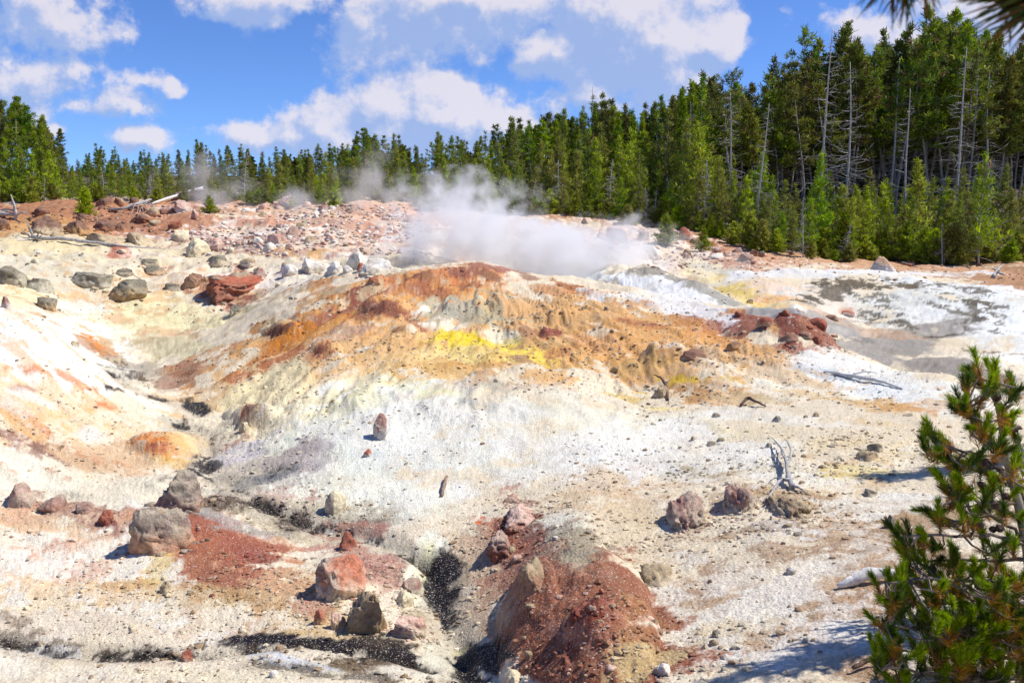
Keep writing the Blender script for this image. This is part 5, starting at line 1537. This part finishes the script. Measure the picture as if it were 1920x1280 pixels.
# the wood behind, one mass of trunks and crowns
def far_wood():
    r = np.random.default_rng(77); cb = MB(); tb = MB()
    for k in range(330):
        uu = r.uniform(-900, 2800) if k % 2 else r.uniform(1250, 2150)
        right = uu > 1330
        ey = eY(min(max(uu, -120), 2080))
        Y = ey+(r.uniform(27, 50) if right else r.uniform(19, 32))
        a, s_ = ray(uu, top(uu)+r.uniform(60, 130) if right else top(uu)+r.uniform(14, 44)); x = a*Y; z = gz1(x, Y); H = E+s_*Y-z
        if H < 2: continue
        R = H*.15; n = 520
        f = r.random(n)**.9; zc = z+H*(-.02+1.02*f); th = r.uniform(0, 2*PI, n); rr = R*(1-f)**.7*np.sqrt(r.random(n))
        C = np.stack([x+rr*np.cos(th), Y+rr*np.sin(th), zc], -1)
        d = r.normal(size=(n, 3)); d /= np.linalg.norm(d, axis=1, keepdims=True); wv = np.cross(d, r.normal(size=(n, 3))); wv /= np.linalg.norm(wv, axis=1, keepdims=True)
        V = np.stack([C-wv*.14, C+wv*.14, C+d*.6+wv*.08, C+d*.6-wv*.08], 1)
        cb.add(V.reshape(-1, 3), np.arange(n*4).reshape(-1, 4), None, np.repeat(GREENS[k % 3]*r.uniform(.6, 1.1, (n, 1)), 4, 0))
        tb.tube([[x, Y, z-.4], [x, Y, z+H*.5], [x, Y, z+H]], [.012*H, .008*H, .02], 5)
    w_ = obj('far_woods', None); w_['kind'] = 'stuff'; w_['label'] = 'deep dark forest filling the gaps behind the pines'; w_['category'] = 'forest'
    obj('trunks', tb.mesh('trunks', M_DARKBARK), w_); obj('foliage', cb.mesh('foliage', M_NEEDLE, False), w_)
far_wood()

# ------------------------------------------------------------------ near pines
def needles(mb, base, d, L, n, nl, nw, r, cols, spread=(.45, .95), seg=1, curl=.0, droop=0.0):
    """a bottlebrush of needles round the twig running from base along d for L"""
    d = np.asarray(d, float); d /= np.linalg.norm(d)
    up = np.array([0, 0, 1.]) if abs(d[2]) < .9 else np.array([1., 0, 0])
    a = np.cross(d, up); a /= np.linalg.norm(a); b = np.cross(d, a)
    t = r.random(n)**.75; th = r.uniform(0, 2*PI, n); sp_ = r.uniform(*spread, n)*(1.12-.5*t)
    o = base+d*(t*L)[:, None]
    rad = a*np.cos(th)[:, None]+b*np.sin(th)[:, None]
    dr = d*np.cos(sp_)[:, None]+rad*np.sin(sp_)[:, None]
    dr[:, 2] += -droop
    wv = np.cross(dr, r.normal(size=(n, 3))); wv /= np.linalg.norm(wv, axis=1, keepdims=True)
    ln_ = nl*r.uniform(.7, 1.12, n)[:, None]
    pts = []
    for k in range(seg+1):
        f = k/seg; p = o+dr*ln_*f+(d*curl*(f*f)*ln_) - np.array([0, 0, 1.])*droop*.5*f*f*ln_
        ww = nw*(1-.65*f)*.5
        pts.append(p-wv*ww); pts.append(p+wv*ww)
    V = np.stack(pts, 1); m = 2*(seg+1)
    q = np.concatenate([np.stack([np.arange(n)*m+2*k, np.arange(n)*m+2*k+1, np.arange(n)*m+2*k+3, np.arange(n)*m+2*k+2], -1) for k in range(seg)])
    c = cols[r.integers(0, len(cols), n)]*r.uniform(.75, 1.25, (n, 1))
    mb.add(V.reshape(-1, 3), q, None, np.repeat(c, m, 0))
FRESH = np.array([(.16, .25, .012), (.22, .31, .015), (.11, .18, .01), (.27, .33, .02)])
OLD = np.array([(.030, .075, .012), (.045, .10, .014), (.10, .085, .015)])
RUSTY = np.array([(.38, .17, .04), (.28, .13, .035), (.17, .12, .02)])
def sapling():
    r = np.random.default_rng(5); Y0 = 4.2
    root = obj('pine_sapling', None)
    S = [(1866, 735), (1878, 800), (1886, 860), (1900, 905), (1912, 955), (1926, 1020), (1936, 1100), (1934, 1200), (1930, 1300), (1926, 1420)]
    stem = [at(u, v_, Y0) for u, v_ in S]
    gzb = gz1(stem[-1][0], Y0)
    stem = [p for p in stem if p[2] > gzb+.05]+[np.array([stem[-1][0], Y0, gzb-.1])]
    root.location = (stem[-1][0], Y0, gzb)
    off = np.array([stem[-1][0], Y0, gzb])
    tb = MB(); tb.tube(np.array(stem)-off, np.linspace(.011, .034, len(stem)), 9)
    obj('trunk', tb.mesh('trunk', M_BARK), root)
    LIMBS = [([(1900, 905), (1840, 850), (1780, 838), (1758, 830)], -.10), ([(1908, 940), (1850, 945), (1800, 925), (1768, 950)], -.2), ([(1886, 860), (1840, 820), (1826, 790), (1810, 758)], -.05),
             ([(1870, 745), (1858, 722), (1862, 700)], 0), ([(1870, 745), (1845, 715), (1833, 692)], .05), ([(1878, 790), (1900, 750), (1908, 728)], .05), ([(1880, 800), (1905, 810), (1912, 798)], -.1),
             ([(1926, 1020), (1860, 1000), (1790, 1005), (1700, 1005)], -.3), ([(1930, 1050), (1850, 1050), (1760, 1050), (1705, 1048)], .2), ([(1936, 1110), (1850, 1085), (1740, 1085), (1660, 1092)], -.35),
             ([(1936, 1150), (1850, 1130), (1750, 1130), (1670, 1130)], .1), ([(1934, 1190), (1850, 1180), (1750, 1180), (1660, 1170)], -.3), ([(1934, 1240), (1840, 1225), (1750, 1225), (1655, 1215)], .15),
             ([(1930, 1290), (1850, 1275), (1750, 1265), (1660, 1250)], -.35), ([(1930, 1330), (1850, 1320), (1750, 1310), (1670, 1300)], -.1), ([(1912, 955), (1935, 900), (1915, 860)], .1), ([(1934, 1100), (1975, 1040), (1960, 980)], .1),
             ([(1934, 1180), (2000, 1140), (2060, 1100)], .1), ([(1926, 1020), (1890, 980), (1850, 965), (1815, 975)], .15)]
    bb = MB(); lp = []
    for P, dy in LIMBS:
        n = len(P); pts = np.array([at(u, v_, Y0+dy*(i/(n-1))) for i, (u, v_) in enumerate(P)])
        tt = np.linspace(0, n-1, 13); Q_ = np.stack([np.interp(tt, np.arange(n), pts[:, i]) for i in range(3)], -1)
        for _ in range(3): Q_[1:-1] = (Q_[:-2]+2*Q_[1:-1]+Q_[2:])/4
        Q_[1:-1] += r.normal(size=(11, 3))*.006
        bb.tube(Q_-off, np.linspace(.011, .0045, 13), 6); lp.append(Q_)
    LP = np.concatenate(lp)
    T = [(1830, 690), (1838, 678), (1865, 688), (1872, 706), (1858, 715), (1846, 735), (1905, 722), (1897, 738), (1817, 725), (1807, 748), (1800, 760), (1822, 765), (1838, 778), (1890, 770), (1827, 792), (1848, 800), (1860, 812), (1905, 798), (1912, 812), (1872, 832), (1885, 845),
         (1752, 812), (1745, 828), (1762, 838), (1772, 817), (1782, 850), (1795, 855), (1812, 862), (1828, 858), (1842, 868), (1775, 898), (1795, 888), (1800, 910), (1815, 900), (1865, 910), (1880, 890), (1905, 868), (1895, 925), (1855, 925), (1788, 940), (1800, 925), (1760, 960), (1750, 950), (1775, 968),
         (1800, 978), (1820, 965), (1880, 958), (1845, 950), (1860, 1012), (1845, 1000), (1690, 994), (1712, 1002), (1728, 1008), (1745, 1008), (1762, 1012), (1700, 1028), (1722, 1040), (1705, 1052), (1742, 1048), (1765, 1038), (1795, 1035), (1785, 1052), (1875, 1045), (1890, 1060), (1830, 1062), (1805, 1070),
         (1770, 1092), (1670, 1085), (1650, 1092), (1682, 1108), (1700, 1090), (1725, 1082), (1905, 1020), (1915, 1090), (1912, 905), (1918, 960), (1690, 1120), (1672, 1130), (1654, 1160), (1648, 1210), (1655, 1240), (1665, 1225), (1672, 1185)]
    T = [(u-4+r.normal()*7*k, v_+12+r.normal()*7*k, Y0+r.uniform(-.3, .25)) for u, v_ in T for k in ((0, 1) if r.random() < .75 else (0,))]
    for k in range(270):
        v_ = r.uniform(1085, 1335); ul = np.interp(v_, [1080, 1120, 1160, 1200, 1240, 1280, 1340], [1690, 1672, 1676, 1664, 1656, 1662, 1690])
        T.append((ul+(1990-ul)*r.random(), v_, Y0+r.uniform(-.45, .35)))
    for k in range(26):
        T.append((r.uniform(1930, 2120), r.uniform(880, 1300), Y0+r.uniform(-.3, .3)))
    cb = MB()
    for (u, v_, Y) in T:
        p = at(u, v_, Y); dd = np.linalg.norm(LP-p-np.array([0, 0, 0]), axis=1)+.25*np.maximum(0, LP[:, 2]-p[2])
        q = LP[int(np.argmin(dd))]
        dv = p-q; ln_ = np.linalg.norm(dv)
        d = dv/(ln_+1e-6)*.5+np.array([-.2, -.1, .8])+r.normal(size=3)*.3; d /= np.linalg.norm(d)
        base = p-d*.03
        bb.tube(np.array([q, (q+base)/2+r.normal(size=3)*.01-np.array([0, 0, .015]), base, p+d*.02])-off, [.006, .005, .004, .003], 5)
        sh = r.random()
        needles(cb, base+d*.02-off, d, .085, int(190*r.uniform(.8, 1.2)), .047, .0030, r, FRESH if sh < .72 else OLD, (.35, .85))
        needles(cb, base-d*.045-off, d, .075, int(80*r.uniform(.6, 1.3)), .052, .0028, r, OLD if r.random() < .5 else RUSTY, (.6, 1.15))
    # rust coloured older needles hanging inside
    for k in range(110):
        u, v_, Y = T[r.integers(0, len(T))]; p = at(u+r.normal()*8, v_+16+r.normal()*6, Y+.05)
        needles(cb, p-off, r.normal(size=3)+[0, 0, -.6], .05, 34, .045, .0022, r, RUSTY, (.5, 1.3))
    obj('branches', bb.mesh('branches', M_DARKBARK), root)
    obj('crown', cb.mesh('crown', M_NEEDLE_NEAR, False), root)
    # cones
    V, F = ICO[4]
    cz = V.copy(); th = np.arctan2(V[:, 1], V[:, 0]); hh = V[:, 2]
    ph = th*8/(2*PI)+hh*4.2; ph2 = -th*5/(2*PI)+hh*4.2
    sc1 = np.abs(np.sin(ph*PI))*np.abs(np.sin(ph2*PI))
    cz = cz*(1+.34*sc1)[:, None]; cz[:, 2] *= 1.35
    cme = mesh_np('cone', cz*.014, None, F, np.full((len(V), 3), .1), None, False, M_CONE)
    for (u, v_) in ((1832, 955), (1843, 957), (1868, 948), (1880, 955), (1836, 985), (1862, 992), (1874, 990), (1868, 745), (1872, 758), (1880, 784), (1884, 800), (1845, 868), (1866, 864), (1875, 880), (1840, 908), (1748, 1066), (1748, 1072), (1845, 1055), (1776, 848), (1905, 845), (1885, 930)):
        p = at(u, v_, Y0-.06+r.normal()*.05)-off
        c = obj('cone', cme, root, tuple(p)); c.rotation_euler = tuple(r.uniform(-1, 1, 3)+[1.2, 0, 0]); s_ = r.uniform(.85, 1.2); c.scale = (s_, s_, s_)
    tag(root, 'young pine close by with bright green needle tufts, rusty old needles and dark cones', 'pine sapling')
sapling()

def overhang():
    r = np.random.default_rng(9)
    bx, by = 1.75, .35; zb = gz1(bx, by)
    root = obj('overhanging_pine', None, None, (bx, by, zb)); off = np.array([bx, by, zb])
    tb = MB(); tb.tube(np.array([[bx, by, zb-.3], [bx+.02, by, zb+1], [bx+.1, by+.02, E+.6], [bx+.1, by-.05, E+2.6]])-off, [.09, .075, .06, .02], 10)
    obj('trunk', tb.mesh('trunk', M_BARK), root)
    bb = MB(); cb = MB()
    b1 = at(1735, -95, .62); b2 = at(2060, -20, .60)
    fork = np.array([.62, .55, E+.42])
    bb.tube(np.array([[bx+.08, by, E+.55], [1.2, .45, E+.55], fork])-off, [.02, .014, .010], 7)
    bb.tube(np.array([fork, (fork+b1)/2+[0, 0, .05], b1])-off, [.008, .006, .004], 6)
    bb.tube(np.array([fork, (fork+b2)/2+[.03, 0, 0], b2])-off, [.008, .006, .004], 6)
    dk = np.array([(.035, .085, .014), (.05, .075, .012), (.12, .065, .015), (.18, .085, .02)])
    def fan(base, tips, n, w):
        for k in range(n):
            i = r.integers(0, len(tips)); t = tips[i]+(tips[(i+1) % len(tips)]-tips[i])*r.random() if i < len(tips)-1 else tips[i]
            t = base+(t-base)*r.uniform(.65, 1.0)+r.normal(size=3)*.0035
            m_ = base*.5+t*.5+r.normal(size=3)*.002+np.array([0, 0, .004]); m_[1] += r.normal()*.01
            b0 = base+r.normal(size=3)*.003
            P = np.array([b0, b0*.25+m_*.5+(b0+m_)*.125, m_, m_*.5+t*.5+[0, 0, .0012], t])
            cb.tube(P-off, [w*.9, w, w, w*.8, w*.15], 4, dk[r.integers(0, 4)]*r.uniform(.7, 1.3))
    base1 = at(1712, -62, .62)
    fan(base1, [at(1603, 14, .6), at(1612, 34, .6), at(1640, 44, .61), at(1668, 62, .62), at(1690, 54, .63), at(1712, 50, .6), at(1730, 36, .62), at(1758, 30, .61)], 62, .0009)
    base2 = at(1985, -5, .60)
    fan(base2, [at(1792, 4, .6), at(1800, 14, .61), at(1806, 36, .6), at(1820, 66, .6), at(1850, 88, .6), at(1890, 106, .61), at(1925, 118, .6), at(1990, 128, .6)], 120, .0010)
    fan(at(2010, -60, .6), [at(1800, -30, .6), at(1812, 0, .61), at(1870, 20, .6), at(1930, 60, .6)], 60, .0010)
    b3 = at(2010, 990, 1.5)
    fan(b3, [at(1895, 985, 1.5), at(1898, 1010, 1.5), at(1890, 1045, 1.5), at(1902, 1070, 1.5), at(1940, 1100, 1.5)], 50, .0014)
    bb.tube(np.array([[bx, by, E-.55], [1.3, 1.0, E-.5], b3])-off, [.014, .009, .005], 6)
    obj('branches', bb.mesh('branches', M_DARKBARK), root)
    obj('needles', cb.mesh('needles', M_NEEDLE_NEAR, True), root)
    tag(root, 'nearest pine whose long dark needles hang into the upper right of the view', 'pine tree')
overhang()
# a pine outside the picture on the right bank whose shade reaches the slope
def side_pine(x, y, H, vi, lb):
    H0, tm, cm, cn = VAR['young'][vi]; z = gz1(x, y); s0 = H/H0
    o = obj('young_pine', None, None, (x, y, z), 1.0); o.scale = (s0, s0, s0)
    obj('trunk', tm, o); obj(cn, cm, o)
    tag(o, lb, 'pine tree')
side_pine(7.6, 9.9, 4.6, 2, 'pine on the near right bank that shades the pale slope beyond the sapling')
side_pine(3.8, 5.2, 3.3, 4, 'pine beside the sapling that casts the dappled shade on the gravel')

# ------------------------------------------------------------------ steam
def steam(name, Yc, dY, blobs, dens, label, nscale, seed, pad=1.3):
    """blobs: (u, v, ru, rv, weight) puffs hanging at distance Yc"""
    cs = []
    for (u, v_, ru, rv, wt) in blobs:
        c = at(u, v_, Yc); rx = ru/FPX*Yc; rz = rv/FPX*Yc; cs.append((c, rx, rz, wt))
    x0 = min(c[0]-rx*pad for c, rx, rz, w_ in cs); x1 = max(c[0]+rx*pad for c, rx, rz, w_ in cs)
    z0 = min(c[2]-rz*pad for c, rx, rz, w_ in cs); z1 = max(c[2]+rz*pad for c, rx, rz, w_ in cs)
    ctr = np.array([(x0+x1)/2, Yc, (z0+z1)/2]); hx, hy, hz = (x1-x0)/2, dY, (z1-z0)/2
    V, F = ICO[3]; mx = np.abs(V).max(1, keepdims=True); Vb = V/mx*.55+V*.6
    Vb = Vb/np.abs(Vb).max(0)*np.array([hx, hy, hz])*1.04
    m_, t = new_mat(name+'_vapour')
    pos = t.n('ShaderNodeNewGeometry').outputs['Position']
    wn = t.noise(pos, nscale*.55, 3, .55, out='Color')
    pw = t.v('ADD', pos, t.v('SCALE', t.v('SUBTRACT', wn, (.5, .5, .5)), scale=hz*.8))
    acc = None
    for (c, rx, rz, wt) in cs:
        ry = min(dY*.8, (rx+rz)*.7)
        d = t.v('LENGTH', t.v('MULTIPLY', t.v('SUBTRACT', pw, tuple(c)), (1/rx, 1/ry, 1/rz)))
        q = t.m('MULTIPLY', t.m('SUBTRACT', 1.0, d), wt)
        acc = q if acc is None else t.m('SMOOTH_MAX', acc, q, .2)
    nz = t.noise(t.v('ADD', pos, (seed, 0, 0)), nscale, 5, .6)
    f = t.m('ADD', acc, t.m('MULTIPLY', t.m('SUBTRACT', nz, .5), 3.0))
    f = t.m('MULTIPLY', t.ramp(f, -.02, .8), dens)
    # nothing outside the hull: fade to its faces
    l2 = t.v('LENGTH', t.v('MULTIPLY', t.v('SUBTRACT', pos, tuple(ctr)), (0, 1/hy, 0)))
    f = t.m('MULTIPLY', f, t.ramp(l2, 1.0, .7))
    vol = t.n('ShaderNodeVolumePrincipled', ins={'Color': (.985, .985, 1, 1), 'Density': f, 'Anisotropy': .2})
    o = t.n('ShaderNodeOutputMaterial'); t.put(o.inputs['Volume'], vol)
    me = mesh_np(name, Vb, None, F, None, None, True, m_)
    ob = obj(name, me, None, tuple(ctr)); ob['kind'] = 'stuff'; ob['label'] = label; ob['category'] = 'steam'
    return ob
steam('steam', 33.5, 4.2, [(845, 385, 62, 46, 1.0), (925, 400, 44, 46, 1.2), (965, 430, 70, 45, 1.4), (890, 450, 120, 50, 1.2), (1010, 465, 110, 56, 1.7), (1090, 480, 120, 44, 1.6), (1060, 515, 120, 26, 1.5), (1175, 492, 80, 34, .9), (790, 450, 90, 50, .6), (1140, 470, 130, 50, .8), (860, 400, 110, 70, .5)], 1.15,
      'dense white steam billowing from the hidden vent behind the rusty mound', 1.1, 3.0)
steam('steam_wisp', 49, 3.0, [(690, 335, 60, 46, .8), (660, 370, 70, 26, .7), (740, 365, 60, 34, .9), (720, 300, 36, 30, .5), (560, 372, 90, 26, .5)], .28,
      'thin drifting steam before the trees behind the pale rubble', .6, 9.0)
steam('steam_wisp', 50, 2.6, [(392, 335, 44, 42, .7), (410, 365, 70, 30, .8), (360, 350, 50, 30, .5), (350, 320, 30, 20, .4)], .26,
      'faint steam rising over the propped fallen log', .6, 14.0)
steam('steam_wisp', 33, 1.6, [(1420, 530, 80, 22, .8), (1350, 500, 60, 26, .7), (1470, 520, 40, 16, .6)], .35,
      'light vapour over the cream coloured pool', 1.3, 22.0)
